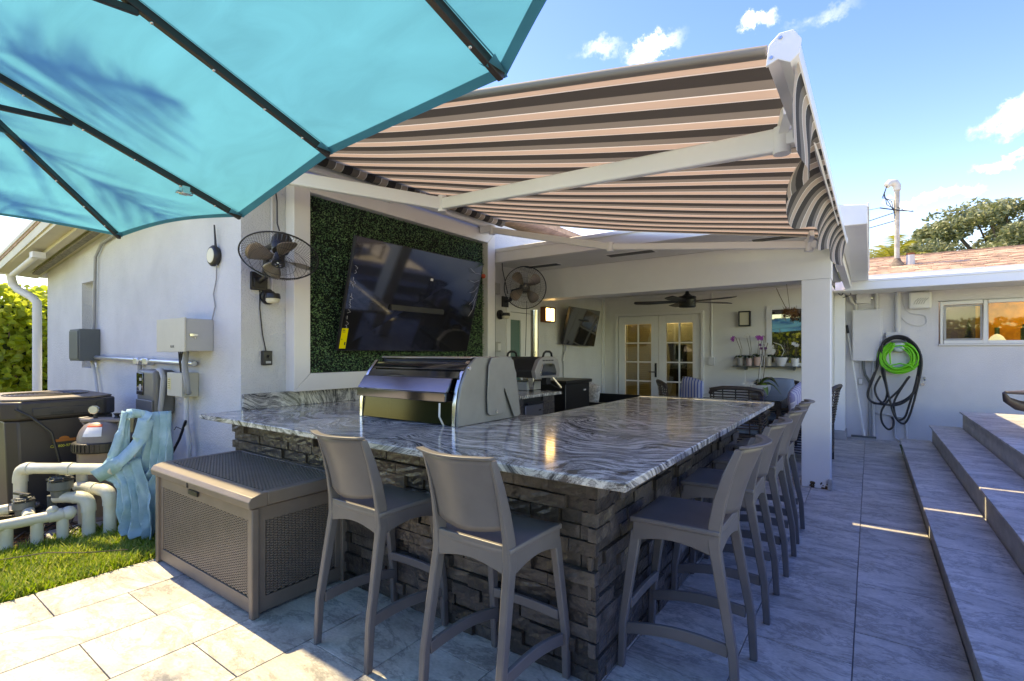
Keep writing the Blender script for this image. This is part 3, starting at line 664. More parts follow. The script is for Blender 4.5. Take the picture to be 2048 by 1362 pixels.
# mast and vent on the roof
ms = thing('service_mast', 'white electrical service mast with weatherhead rising through shingle roof', 'mast', (.345, 9.75, 2.6))
MX, MY = .345, 9.9
build('pipe', M().cyl((MX,MY,2.6),(MX,MY,3.93),.035,n=16), m_mast, ms, smooth=60)
mb = M().tube([(MX,MY,3.90),(MX,MY,3.97),(MX-.03,MY-.02,4.02),(MX-.09,MY-.06,4.02),(MX-.13,MY-.09,3.97)], [.05,.055,.058,.055,.045], 14)
build('weatherhead', mb, m_paintpipe, ms, smooth=60)
mb = M(); mb.lathe([(.11,0),(.085,.05),(.05,.10),(.045,.13)], (MX,MY,2.70), n=16)
build('roof_flashing', mb, mat('rusty lead flashing', (.20,.15,.12), .8, var=.5, vscale=30), ms, smooth=60)
mb = M()
for k in range(4): mb.tube([(MX-.13,MY-.09,3.97),(MX-.16-.01*k,MY-.1,3.85-.02*k),(MX-.13+.03*k,MY-.08,3.68+.02*k),(MX-.03,MY-.04,3.6-.05*k)], .006, 5)
mb.tube([(MX-.22,MY-.1,3.64),(MX,MY-.05,3.58),(MX+.20,MY-.05,3.53)], .009, 6); mb.tube([(MX,MY-.04,3.63),(MX+.1,MY-.03,3.56),(MX+.19,MY-.05,3.535)], .005, 5)
build('cable_harness', mb, m_black, ms)
def catenary(a, b_, sag, n=14):
    a = Vector(a); b_ = Vector(b_); return [a.lerp(b_, t/n) - Vector((0,0,sag*4*(t/n)*(1-t/n))) for t in range(n+1)]
pc = thing('power_cable', 'thin black overhead cables running left from the service mast', 'cable', (MX,MY,3.5))
mb = M(); mb.tube(catenary((MX-.03,MY-.04,3.55),(-6,16,4.2),.25), .007, 5); mb.tube(catenary((MX-.03,MY-.04,3.42),(-6,16,4.1),.2), .007, 5); mb.tube(catenary((MX-.22,MY-.1,3.64),(-9,18,6.4),.4), .004, 5)
build('cable', mb, m_black, pc)
rv = thing('roof_vent', 'short white roof vent pipe with rust stained top', 'vent', (.51,9.9,2.68))
build('vent_pipe', M().cyl((.51,9.9,2.66),(.51,9.9,2.865),.055,n=14), m_paintpipe, rv, smooth=50)
build('rusty_rim', M().cyl((.51,9.9,2.866),(.51,9.9,2.895),.056,n=14), mat('rust', (.28,.10,.05), .9), rv, smooth=50)

# ---------------------------------------------------------------- vegetation
def leaf_me(name, m, L_=1, W_=.6):
    mb = M(); mb.add([(0,0,0),(-W_/2,L_*.35,.05),(-W_*.38,L_*.75,.04),(0,L_,-.03),(W_*.38,L_*.75,.04),(W_/2,L_*.35,.05),(0,L_*.5,-.04)], [(0,6,1),(1,6,2),(2,6,3),(3,6,4),(4,6,5),(5,6,0)])
    o = build(name, mb, m); me = o.data; bpy.data.objects.remove(o); return me
def leaf_cloud(mb, c, rad, n, s0, s1, flat=1, droop=0):
    for k in range(n):
        d = Vector((R.gauss(0,1),R.gauss(0,1),R.gauss(0,1))).normalized(); r = rad*(R.random()**.33)
        p = Vector(c)+Vector((d.x*r,d.y*r,d.z*r*flat)); s_ = R.uniform(s0,s1)
        u = Vector((R.gauss(0,1),R.gauss(0,1),R.gauss(0,.6)-droop)).normalized(); v = u.cross(Vector((R.gauss(0,1),R.gauss(0,1),R.gauss(0,1)))).normalized()
        mb.add([p-u*s_, p-v*s_*.42, p+u*s_, p+v*s_*.42], [(0,1,2,3)])
# broad leaved hedge along the left boundary
hg = thing('clusia_hedge', 'sunlit yellow green broad leaved hedge beyond the downspout', 'hedge', (-13.2, 3, 0))
lm = leaf_me('hedge_leaf', m_clusia, .17, .13)
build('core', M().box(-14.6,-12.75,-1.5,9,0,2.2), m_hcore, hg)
mb = M()
def hedge_pt():
    y = R.uniform(-1.5,8.5); z = R.random()**.8*2.62
    return Vector((-12.55 - .25*abs(noise.noise(Vector((y*1.3,z*1.3,3))))-R.random()*.25 - max(0,z-2.1)*R.uniform(.2,2), y, z))
for k in range(240):
    y = R.uniform(1.9,3.2); z = R.uniform(.35,2.6)
    o = bpy.data.objects.new('leaf', lm); COL.objects.link(o); o.parent = hg
    o.location = Vector((-12.42-.12*R.random(), y, z+.06*noise.noise(Vector((y*3,0,0)))))-Vector(hg.location)
    o.rotation_euler = (R.uniform(-1.2,1.2), R.uniform(.3,1.8), R.uniform(0,6.28)); o.scale = (R.uniform(.6,1),)*3
for k in range(14000):
    p = hedge_pt(); s_ = R.uniform(.045,.085); t = Vector((R.uniform(.2,1),R.uniform(-.8,.8),R.uniform(-.5,1))).normalized()
    u = t.cross(Vector((R.gauss(0,1),R.gauss(0,1),R.gauss(0,1)))).normalized(); v = t.cross(u)
    mb.add([p-u*s_, p-u*s_*.3-v*s_*.8, p+u*s_*.6-v*s_*.7, p+u*s_*1.1, p+u*s_*.6+v*s_*.7, p-u*s_*.3+v*s_*.8], [(0,1,2,3,4,5)])
build('foliage', mb, m_clusia, hg, kind='stuff')
mb = M()
for k in range(24):
    y = -1.4+k*.43; mb.tube([(-12.9,y,0),(-12.8+R.uniform(-.1,.1),y+R.uniform(-.1,.1),.9),(-12.65,y+R.uniform(-.2,.2),1.9)], [.03,.022,.012], 5)
build('stem', mb, m_bark, hg)
# hedge behind the viewer, mirrored in the polished hood
hb = thing('rear_hedge', 'tall green hedge closing the garden on the near side', 'hedge', (-2,-7.5,0))
build('core', M().box(-12.5,6,-8.4,-7.5,0,2.3), m_hcore, hb)
mb = M()
for k in range(9000):
    p = Vector((R.uniform(-12.5,6), -7.4-R.random()*.3, R.random()**.8*2.7)); s_ = R.uniform(.06,.11); t = Vector((R.uniform(-.6,.6),1,R.uniform(-.3,1))).normalized()
    u = t.cross(Vector((R.gauss(0,1),R.gauss(0,1),R.gauss(0,1)))).normalized(); v = t.cross(u); mb.add([p-u*s_,p-v*s_*.7,p+u*s_,p+v*s_*.7],[(0,1,2,3)])
build('foliage', mb, m_clusia, hb, kind='stuff')
# trees beyond the rear roof
def tree(name, label, c, h, clumps, cr, m, n=900, s=(.05,.1)):
    t = thing(name, label, 'tree', (c[0],c[1],0), group=None)
    mb = M().tube([(c[0],c[1],0),(c[0]+.1,c[1],h*.35),(c[0]-.05,c[1]+.1,h*.6)], [.2,.15,.11], 8)
    build('trunk', mb, m_bark, t, smooth=60)
    lb = M(); cr_ = M()
    for k in range(clumps):
        a = R.uniform(0,2*PI); rr = cr*R.random()**.6; zz = h*(.62+.38*R.random()*math.cos(min(1.3,rr/cr*1.15)))
        p = Vector((c[0]+rr*math.cos(a)*1.25, c[1]+rr*math.sin(a)*.7, zz))
        lb.tube([(c[0]-.05,c[1]+.1,h*.55), Vector((c[0],c[1],h*.6)).lerp(p,.55)+Vector((0,0,-.15)), p], [.05,.03,.012], 5)
        leaf_cloud(cr_, p, R.uniform(.25,.55), n//clumps*3, s[0], s[1], .7)
    build('limb', lb, m_bark, t); build('crown', cr_, m, t)
    return t
tree('shade_tree', 'airy grey green tree rising right behind the shingle roof', (2.6,15.5), 4.75, 60, 2.3, m_tree, 9000, (.035,.08))
tree('shade_tree', 'spreading grey green tree at the right edge behind the roof', (5.6,15.0), 4.85, 60, 2.4, m_tree, 9000, (.035,.08))
tree('shade_tree', 'lower grey green tree in the middle behind the mast', (.9,17.5), 4.6, 44, 2.0, m_tree, 7000, (.035,.08))
tree('shade_tree', 'small grey green tree beside the gutter end behind the roof', (-.6,18.5), 4.4, 30, 1.6, m_tree, 4500, (.035,.08))
pm = thing('palm_tree', 'yellow green palm showing behind the mast above the roof', 'palm', (.5,14,0))
build('trunk', M().tube([(.55,14,0),(.5,14,2),(.42,14,3.40)], [.10,.085,.08], 10), m_bark, pm, smooth=60)
for k in range(16):
    a = 2*PI*k/16+R.uniform(-.15,.15); el = R.uniform(.2,1.25); ln = R.uniform(.8,1.1); mb = M(); pr = None
    pts = [Vector((.42,14,3.40))+Vector((math.cos(a)*math.cos(el)*ln*t, math.sin(a)*math.cos(el)*ln*t, math.sin(el)*ln*t-.75*t*t*ln*.6)) for t in [i_/14 for i_ in range(15)]]
    mb.tube(pts, .008, 4)
    for q in range(1,15):
        d = (pts[q]-pts[q-1]).normalized(); sd_ = d.cross(Vector((0,0,1))).normalized()
        for sg in (-1,1):
            l_ = .30*math.sin(PI*(q+2)/18); tip = pts[q]+sd_*sg*l_+d*l_*.6-Vector((0,0,l_*.35)); mb.add([pts[q]-d*.02, pts[q]+d*.02, tip], [(0,1,2)])
    build('frond', mb, m_palm, pm)
pq = thing('palm_tree', 'palm standing left of the patio whose fronds shade the umbrella', 'palm', (-5.9,-1.3,0))
build('trunk', M().tube([(-5.9,-1.3,-.03),(-5.8,-1.0,2.2),(-5.5,-.5,4.6),(-5.25,.05,6.3)], [.14,.11,.10,.08], 12), m_bark, pq, smooth=60)
for k in range(8):
    a = 2*PI*k/8+R.uniform(-.15,.15); el = R.uniform(-.1,1.0); ln = R.uniform(1.3,1.8); mb = M()
    pts = [Vector((-5.25,.05,6.3))+Vector((math.cos(a)*math.cos(el)*ln*t, math.sin(a)*math.cos(el)*ln*t, math.sin(el)*ln*t-.8*t*t*ln*.6)) for t in [i_/22 for i_ in range(23)]]
    mb.tube(pts, .010, 4)
    for q in range(8,84):
        t = q/84*22; i_ = min(21,int(t)); c_ = pts[i_].lerp(pts[i_+1], t-i_); d = (pts[i_+1]-pts[i_]).normalized(); sd_ = d.cross(Vector((0,0,1))).normalized()
        if noise.noise(Vector((q*.12,k*3.1,0))) < -.12: continue
        for sg in (-1,1):
            l_ = R.uniform(.30,.46)*math.sin(PI*(q+9)/96); tip = c_+sd_*sg*l_+d*l_*R.uniform(.4,1.1)-Vector((0,0,l_*R.uniform(.2,.8))); w__ = R.uniform(.006,.013); mb.add([c_-d*w__, c_+d*w__, tip], [(0,1,2)])
    build('frond', mb, m_palm, pq)
# grass strip left of the patio, mulch bed behind it
mb = M()
def inlawn(x, y): return x < -3.835 and y < 1.46 and x > -4.84+.05*math.sin(y*9)+.04*noise.noise(Vector((x*6,y*6,0)))+.12*max(0,y-1.1)
cnt = 0
while cnt < 20000:
    x = R.uniform(-4.95,-3.83); y = R.uniform(.0,1.46)
    if not inlawn(x,y): continue
    cnt += 1
    h = R.uniform(.035,.085)*(1+.4*noise.noise(Vector((x*4,y*4,0)))); a = R.uniform(0,2*PI); ln = R.uniform(.1,1.0)*h; wd = R.uniform(.0028,.0062)
    b0 = Vector((x,y,-.03)); dx = Vector((math.cos(a),math.sin(a),0)); sx = Vector((-dx.y,dx.x,0))*wd
    mb.add([b0-sx,b0+sx,b0+sx*.8+dx*ln*.4+Vector((0,0,h*.6)),b0-sx*.8+dx*ln*.4+Vector((0,0,h*.6)),b0+dx*ln+Vector((0,0,h))], [(0,1,2,3),(3,2,4)])
tag(build('grass', mb, m_grass, kind='stuff'), 'short sunlit grass strip beside the patio', 'grass')
mb = M()
for k in range(5200):
    x = R.uniform(-5.6,-4.4); y = R.uniform(.3,1.8)
    if inlawn(x-.05,y): continue
    a = R.uniform(0,2*PI); l_ = R.uniform(.02,.06); p = Vector((x,y,-.03+R.random()*.02)); d = Vector((math.cos(a),math.sin(a),R.uniform(-.2,.4)))*l_
    mb.tube([p,p+d*.5+Vector((0,0,.006)),p+d], .0013, 3, caps=False)
tag(build('pine_straw', mb, m_mulch, kind='stuff'), 'loose reddish straw scattered under the pool pipes', 'straw')
# fallen twig on the grass
tag(build('twig', M().tube([(-4.55,.62,.03),(-4.3,.86,.07),(-4.1,1.0,.07),(-4.0,1.2,.05)], .004, 5), m_stem), 'thin curved dry twig lying on the grass', 'twig')

# ================================================================ AWNING
aw = thing('retractable_awning', 'wide grey and tan striped retractable awning over the bar', 'awning', (-3.7, 3.2, 2.9))
AY0, AY1 = 1.52, 4.90
def zf(y): return 2.172 + .10*(y-AY0)/(AY1-AY0)      # front bar height, sinks a little towards the viewer
def zw(y): return 2.945
PER = .2375
def stripe_uv(o, fn):
    me = o.data; a = me.attributes.new('stripe', 'FLOAT', 'POINT')
    for k, v in enumerate(me.vertices): a.data[k].value = fn(v.co + o.parent.location)
def afn(u, v):
    y = AY0+.03+(AY1-AY0-.06)*v; x = -3.62 + (-.235+3.62)*u
    z = zw(y)*(1-u)+(zf(y)+.03)*u - .035*math.sin(PI*u) + .004*math.sin(u*9+v*14)
    return (x,y,z)
can = build('canopy', M().grid(afn, 40, 90), m_awn, aw, smooth=180)
stripe_uv(can, lambda p: (p.y-2.632+.15*PER)/PER+20)
rol = build('roller', M().cyl((-3.66,AY0+.05,2.945),(-3.66,AY1-.02,2.945),.052,n=24), m_awn, aw, smooth=60)
bpy.data.objects.remove(rol)
mb = M(); 
nseg = 120
mb.lathe([(.052, k*(AY1-AY0-.05)/nseg) for k in range(nseg+1)], (-3.66,AY0+.03,2.942), (0,1,0), 24)
rol = build('roller', mb, m_awn, aw, smooth=60)
stripe_uv(rol, lambda p: (p.y-2.632+.15*PER)/PER+20)
mb = M(); mb.box(-3.78,-3.60,AY0,AY1+.05,3.012,3.03); mb.box(-3.80,-3.775,AY0,AY1+.05,2.86,3.012)
build('hood', mb, m_alu, aw, bevel=.004)
build('torsion_bar', M().box(-3.74,-3.70,AY0,AY1+.04,2.842,2.882), m_alu, aw, bevel=.005)
for y in (AY0+.4, 3.2, AY1-.15):
    mb = M(); mb.box(-3.90,-3.68,y-.05,y+.05,2.80,2.84); mb.box(-3.908,-3.88,y-.07,y+.07,2.72,2.95); mb.cyl((-3.74,y,2.79),(-3.74,y,2.80),.01,n=8)
    build('wall_bracket', mb, m_alu, aw, bevel=.004)
build('mounting_board', M().box(-3.909,-3.88,AY0+.38,5.02,2.84,2.99), m_alu, aw, bevel=.003)
# front bar with curved profile and end caps
prof = [(.66*a,.66*c) for a,c in [(-.06,-.045),(-.05,.03),(-.015,.062),(.03,.06),(.055,.02),(.05,-.03),(.02,-.055),(-.02,-.03)]]
FXB = -.187
def pf(u, v, a): return (FXB+u, a, zf(a)+v)
mb = M().prism(prof, pf, AY0, AY1); build('front_bar', mb, m_alu, aw, smooth=40)
pc2 = [(u*1.12, v*1.14) for u, v in prof]
for a, b_ in ((AY0-.012,AY0-.001),(AY1+.001,AY1+.012)):
    mb = M().prism(pc2, pf, a, b_); ec = build('end_cap', mb, m_alu, aw, bevel=.002)
    mb = M()
    for (u, v) in ((-.008,.032),(-.030,-.014)): mb.cyl(pf(u,v,a-.003), pf(u,v,a), .0045, n=8)
    build('screw', mb, m_steel, ec)
# valance: hanging strip blown inward
def vfn(u, v):
    y = AY0+.02+(AY1-AY0-.03)*u
    blow = .02+.105*math.sin(PI*min(1,max(0,(u-.13)/.34)))**2+.075*math.sin(PI*u)*min(1,max(0,(u-.08)/.3))+.014*math.sin(u*31+v*1.5)*min(1,u*6)
    drop = .165+.02*math.sin(u*23)+.03*u
    a = v*PI/2
    z = zf(y)-.030-drop*(1-math.cos(a))-.010*math.sin(u*31+2)*v
    return (FXB+.030-blow*math.sin(a), y+.035*v*v*math.sin(u*7+.5)+.05*v, z)
va = build('valance', M().grid(vfn, 150, 10), m_awn, aw); va.data.shade_smooth()
me = va.data; at = me.attributes.new('stripe', 'FLOAT', 'POINT')
for k in range(len(me.vertices)):
    u = (k % 151)/150; v = (k//151)/10
    at.data[k].value = (AY0+(AY1-AY0)*u+.05*math.sin(v*5+u*5)*v)/PER+20.3
# arms
def arm(pts, w0, h0):
    S0, E0, H0 = [Vector(p) for p in pts]
    u_ = build('upper_arm', M().beam(S0, E0, w0, h0, w0*.95, h0*.95), m_alu, aw, bevel=.008)
    f_ = build('forearm', M().beam(E0+(H0-E0).normalized()*.03, H0, w0*.85, h0*.85, w0*.8, h0*.85), m_alu, aw, bevel=.008)
    mb = M(); mb.cyl(E0-Vector((0,0,h0*.62)), E0+Vector((0,0,h0*.62)), .034, n=16); build('elbow', mb, m_alu, aw, smooth=50)
    mb = M(); mb.cyl(S0-Vector((0,0,.05)), S0+Vector((0,0,.05)), .038, n=16); mb.box(S0.x-.16,S0.x,S0.y-.035,S0.y+.035,S0.z-.02,S0.z+.06); build('shoulder', mb, m_alu, aw, smooth=40)
    mb = M(); mb.beam(H0-Vector((0,.0,0)), H0+Vector((.05,-.0,0)), .05, .05); mb.cyl(H0-Vector((0,0,.05)), H0+Vector((0,0,.045)), .03, n=14)
    mb.beam(H0+Vector((.0,0,.03)), H0+Vector((.03,-.10,.07)), .03, .05); build('wrist', mb, m_alu, aw, smooth=40)
    return f_
fa = arm([(-3.60,1.85,2.66),(-2.70,2.83,2.51),(-.262,2.06,2.135)], .055, .10)
arm([(-3.60,4.62,2.79),(-2.04,4.47,2.375),(-.39,4.54,2.20)], .05, .07)
hem = M().tube([afn(u_/40,0) for u_ in range(41)], .014, 8); hem.grid(lambda u,v: tuple(Vector(afn(u,0))+Vector((0,-.008+.045*v,-.004-.002*v))), 30, 2)
build('hem', hem, mat('taupe hem tape', (.24,.215,.19), .8), aw, smooth=60)
# motor label plate under the arm
mb = M().prism([(0,0),(.30,0),(.26,-.03),(.03,-.036)], lambda u,v,a: (-.98+u*.9, 2.33-u*.30+a, 2.262-u*.135+v), 0, .02)
mp_ = build('wind_sensor', mb, m_wht, aw, bevel=.003)
text('lettering', 'Simplicity', .024, m_ink, mp_, (-.86,2.284,2.222), (.9,-.30,-.135), (.02,0,1))

# ================================================================ UMBRELLA
ub = thing('patio_umbrella', 'large turquoise double sided umbrella overhead with dark ribs', 'umbrella', (-1.5, .03, 0))
ZR, ZH = 2.0, 2.36
A_ = Vector((-2.284,.086,ZH)); M_ = Vector((-1.434,.03,ZH)); N_ = Vector((-.791,-.05,ZH))
tips = [(A_,(-3.40,.02,1.98)), (A_,(-3.249,.947,1.98)), (A_,(-2.318,1.133,1.98)), (M_,(-1.554,1.068,2.07)), (N_,(-.715,.971,2.03)), (N_,(.10,.46,1.99)), (N_,(.32,-.05,1.98)),
        (N_,(.12,-.80,1.99)), (N_,(-.80,-1.15,2.0)), (M_,(-1.45,-1.12,2.03)), (A_,(-2.30,-1.08,1.98)), (A_,(-3.22,-.85,1.98))]
mb = M(); nt = len(tips)
for k in range(nt):
    h0, t0 = tips[k]; h1, t1 = tips[(k+1) % nt]; t0 = Vector(t0); t1 = Vector(t1)
    def pf_(u, v, h0=h0, h1=h1, t0=t0, t1=t1):
        a = h0.lerp(t0, v); b_ = h1.lerp(t1, v); p = a.lerp(b_, u); s_ = math.sin(PI*u)
        c_ = ((h0+h1)/2)
        d = (Vector((c_.x,c_.y,p.z))-p); d.z = 0
        return p + Vector((0,0,-.035*s_*v*(1-v)*4*.6)) + (d.normalized()*((.002 if k in (2,3) else .03)*s_*v**4) if d.length > .01 else Vector()) + Vector((0,0,.02*s_*v**4*(0 if k in (2,3) else 1)))
    mb.grid(pf_, 12, 16)
build('canopy', mb, m_umb, ub, smooth=50, weld=True)
mb = M(); sm = M()
for k in range(nt):
    h0, t0 = tips[k]; h1, t1 = tips[(k+1) % nt]; t0 = Vector(t0); t1 = Vector(t1)
    def ed_(u, v, k=k, h0=h0, h1=h1, t0=t0, t1=t1):
        p = h0.lerp(t0, v).lerp(h1.lerp(t1, v), u); s_ = math.sin(PI*u); d = ((h0+h1)/2-p); d.z = 0
        return p + Vector((0,0,-.035*s_*v*(1-v)*4*.6)) + (d.normalized()*((.002 if k in (2,3) else .03)*s_*v**4) if d.length > .01 else Vector()) + Vector((0,0,.02*s_*v**4*(0 if k in (2,3) else 1)))
    mb.grid(lambda u, v: ed_(u, .972+.028*v)+Vector((0,0,-.0035)), 14, 1)
    for q in (.018, .982): sm.grid(lambda u, v, q=q: ed_(q-.003+.006*u, v)+Vector((0,0,-.003)), 1, 20)
build('hem', mb, m_umbh, ub, smooth=180); build('seam', sm, m_umbh, ub, smooth=180)
for k, (h0, t0) in enumerate(tips):
    t0 = Vector(t0); dn = Vector((0,0,-.016)); d = (t0-h0).normalized()
    e0 = h0.lerp(t0,.985)+dn; s0 = h0+dn
    rb = build('rib', M().beam(s0, e0, .017, .024), m_rib, ub, bevel=.002)
    mb = M()
    for t in (.3,.45,.6,.75,.88):
        p = h0.lerp(t0,t)+dn+Vector((0,0,-.013)); build('rivet', M().ball(p, .0055, 8, 5), m_steel, rb, smooth=80)
    side = d.cross(Vector((0,0,1))).normalized(); q = t0+Vector((0,0,-.01))
    hem = M(); a1 = q-d*.075; hem.add([a1+side*.028+Vector((0,0,-.004)), a1-side*.028+Vector((0,0,-.004)), q-side*.006+Vector((0,0,.004)), q+side*.006+Vector((0,0,.004)), a1+Vector((0,0,-.022))], [(0,4,3),(4,1,2,3)])
    build('pocket', hem, m_umb, ub)
    sj = h0.lerp(t0,.42)+dn+Vector((0,0,-.014)); hp = Vector((h0.x,h0.y,2.13))
    if k in (1,): sj = h0.lerp(t0,.42)
    build('strut', M().beam(hp, sj, .012, .018), m_rib, ub, bevel=.002)
for c_ in (A_, M_, N_):
    build('hub', M().cyl((c_.x,c_.y,2.31),(c_.x,c_.y,2.36),.045,n=14), m_rib, ub, smooth=50)
    build('runner', M().cyl((c_.x,c_.y,2.09),(c_.x,c_.y,2.15),.045,n=14), m_rib, ub, smooth=50)
mb = M(); mb.beam(A_+Vector((0,0,-.02)), M_+Vector((0,0,-.02)), .03,.04); mb.beam(M_+Vector((0,0,-.02)), N_+Vector((0,0,-.02)), .03,.04); build('ridge_beam', mb, m_rib, ub)
mb = M(); mb.beam((A_.x,A_.y,2.12),(M_.x,M_.y,2.12),.02,.02); mb.beam((M_.x,M_.y,2.12),(N_.x,N_.y,2.12),.02,.02); build('lower_beam', mb, m_rib, ub)
build('pole', M().cyl((M_.x,M_.y,.06),(M_.x,M_.y,2.36),.024,n=16), m_rib, ub, smooth=50)
mb = M(); mb.lathe([(.30,0),(.30,.03),(.10,.06),(.04,.30),(.03,.30)], (M_.x,M_.y,0), n=24); build('base', mb, m_rib, ub, smooth=50)
# small clip light on a rib
t_ = A_.lerp(Vector((-2.318,1.133,1.98)), .78)
mb = M(); mb.box(t_.x-.018,t_.x+.018,t_.y-.03,t_.y+.0,t_.z-.05,t_.z-.018); mb.box(t_.x-.025,t_.x-.005,t_.y-.04,t_.y+.02,t_.z-.045,t_.z-.035)
tag(build('clip', mb, m_steel, bevel=.002), 'small clear clip hanging on an umbrella rib', 'clip')

# ================================================================ BAR
bar = thing('stone_bar', 'U shaped outdoor bar of charcoal stacked stone with swirled granite top', 'bar counter', (-2.3, 3, 0))
ZC = .915; TH = .034
top = M()
top.box(-3.908, -.685, 1.595, 1.89, ZC-TH, ZC); top.box(-3.908, -.685, 1.8905, 2.92, ZC-TH, ZC)
top = M()
out = [(-3.908,1.595),(-.672,1.595),(-.694,4.99),(-1.80,4.99),(-1.885,4.86),(-1.885,2.92),(-2.85,2.92),(-2.85,4.95),(-3.908,4.95),(-3.908,2.9)]
n_ = len(out)
top.add([(x,y,ZC-TH) for x,y in out]+[(x,y,ZC) for x,y in out], [(k,(k+1)%n_,n_+(k+1)%n_,n_+k) for k in range(n_)])
top.f += [(n_+0,n_+1,n_+4+1,n_+6,n_+9), (n_+1,n_+2,n_+3,n_+4,n_+5), (n_+6,n_+7,n_+8,n_+9), (9,6,5,1,0), (5,4,3,2,1), (9,8,7,6)]
gt = build('granite_top', top, m_granite, bar, bevel=.005)
build('backsplash', M().box(-3.906,-3.88,YF+.002,5.0,ZC+.001,1.037), m_granite, bar, bevel=.002)
core = M(); core.box(-3.90,-.93,1.86,2.70,.0,ZC-TH-.001); core.box(-1.75,-.93,2.70,4.50,0,ZC-TH-.001); core.box(-3.90,-2.93,2.70,4.86,0,ZC-TH-.001)
build('core', core, m_bback, bar)
bm_ = []
for k in range(7):
    mb = M(); g_ = 3
    def q(u, v, k=k): return (u-.5, -.5+.18*noise.noise(Vector((u*3+k*9,v*3,k))), v-.5)
    mb.grid(q, 4, 3)
    b4 = [(-.5,.5,-.5),(.5,.5,-.5),(.5,.5,.5),(-.5,.5,.5)]
    n0 = len(mb.v); mb.v += [Vector(p) for p in b4]
    bl = list(range(0,5)); tl = list(range(15,20)); lf = [0,5,10,15]; rt = [4,9,14,19]
    mb.f += [tuple([n0,n0+1]+bl[::-1]), tuple([n0+3]+tl+[n0+2]), tuple([n0]+lf+[n0+3]), tuple([n0+1,n0+2]+rt[::-1])]
    o = build('stone', mb, m_brick); bm_.append(o.data); bpy.data.objects.remove(o)
def stone(c, sz, rz_, i_):
    o = bpy.data.objects.new('stone', R.choice(bm_)); COL.objects.link(o); o.parent = bar
    o.location = Vector(c)-bar.location; o.scale = sz; o.rotation_euler = (0,0,rz_)
RH = ZC-TH-.003; rows_ = 15; rh = RH/rows_
far = M()
def put(c, sz, rz_, seen):
    if seen: stone(c, sz, rz_, 0)
    else:
        h = Vector(sz)/2
        if rz_: h = Vector((h.y,h.x,h.z))
        far.box(c[0]-h.x,c[0]+h.x,c[1]-h.y,c[1]+h.y,c[2]-h.z,c[2]+h.z)
for r_ in range(rows_):
    z = rh*(r_+.5)
    x = -3.905
    while x < -.90:
        l_ = R.choice((R.uniform(.09,.16),R.uniform(.14,.30),R.uniform(.2,.36))); x1 = min(x+l_, -.897)
        if -.897-x1 < .06: x1 = -.897
        d = R.choice((.016,.024,.032,.042))+R.uniform(-.003,.003)
        put(((x+x1)/2, 1.862-d/2, z), ((x1-x)-.004, d, rh-.004), 0, x1 > -2.5 or z > .52); x = x1
    y = 1.825 + (r_ % 2)*.010
    while y < 4.50:
        l_ = R.choice((R.uniform(.10,.18),R.uniform(.16,.32),R.uniform(.22,.38))); y1 = min(y+l_, 4.505)
        if 4.505-y1 < .07: y1 = 4.505
        d = R.choice((.016,.024,.032,.040))+R.uniform(-.003,.003)
        put((-.932+d/2, (y+y1)/2, z), ((y1-y)-.004, d, rh-.004), PI/2, y < 3.2); y = y1
build('stone', far, m_brick, bar, kind='stuff')
rh = RH/12
# stones and drawer front on the inner left leg
for r_ in range(7,12):
    for (ya, yb) in ((4.10,4.24),(4.62,4.86)):
        stone((-2.915,(ya+yb)/2,rh*(r_+.5)), (yb-ya-.004,.03,rh-.004), PI/2, r_)
build('recess', M().box(-2.94,-2.925,4.24,4.62,.05,ZC-TH-.01), m_black, bar)
dr = thing('bar_fridge', 'grey fronted undercounter fridge in the left leg of the bar', 'fridge', (-2.92,4.43,.1))
build('door', M().box(-2.925,-2.895,4.27,4.61,.12,.80), mat('grey brushed door', (.20,.20,.22), .35, metal=.6), dr, bevel=.004)
build('badge', M().box(-2.8945,-2.892,4.53,4.57,.73,.745), m_steel, dr)
build('handle', M().box(-2.894,-2.875,4.28,4.60,.805,.83), m_black, dr, bevel=.004)

# ================================================================ GRILL
gr = thing('built_in_grill', 'black hooded built in grill with grey side panel on the bar', 'grill', (-2.45,2.5,ZC))
GX0, GX1 = -2.875, -1.99
def gp(name, poly, m, x0, x1, **k): return build(name, M().prism(poly, lambda u,v,a: (a,u,v), x0, x1), m, gr, **k)
z0 = ZC+.001
gp('rear_panel', [(2.20,z0+.004),(2.215,z0+.15),(2.30,z0+.15),(2.30,z0+.004)], mat('black enamel with reflection green', (.010,.014,.006), .12, spec=.22), GX0+.025, GX1-.03, bevel=.003)  # green of the mirrored hedge is put into the black panel's colour
gp('hood_lower', [(2.165,z0+.145),(2.165,z0+.20),(2.21,z0+.20),(2.30,z0+.15)], m_hoodblk, GX0+.005, GX1-.055, bevel=.003)
gp('hood_front', [(2.164,z0+.202),(2.225,z0+.285),(2.27,z0+.285),(2.215,z0+.202)], m_hoodsteel, GX0+.012, GX1-.05, bevel=.003)
gp('hood_step', [(2.235,z0+.286),(2.285,z0+.335),(2.36,z0+.335),(2.30,z0+.286)], m_hoodblk, GX0+.03, GX1-.02, bevel=.003)
gp('hood_ridge', [(2.27,z0+.336),(2.31,z0+.372),(2.40,z0+.38),(2.40,z0+.336)], m_hoodblk, GX0+.05, GX1-.0, bevel=.004)
gp('hood_top', [(2.325,z0+.374),(2.36,z0+.402),(2.70,z0+.40),(2.78,z0+.25),(2.78,z0+.004),(2.31,z0+.004),(2.31,z0+.30)], m_hoodblk, GX0+.06, GX1-.004, bevel=.004)
gp('top_rim', [(2.335,z0+.404),(2.345,z0+.416),(2.70,z0+.412),(2.70,z0+.402)], m_steel, GX0+.055, GX1-.002, bevel=.002)
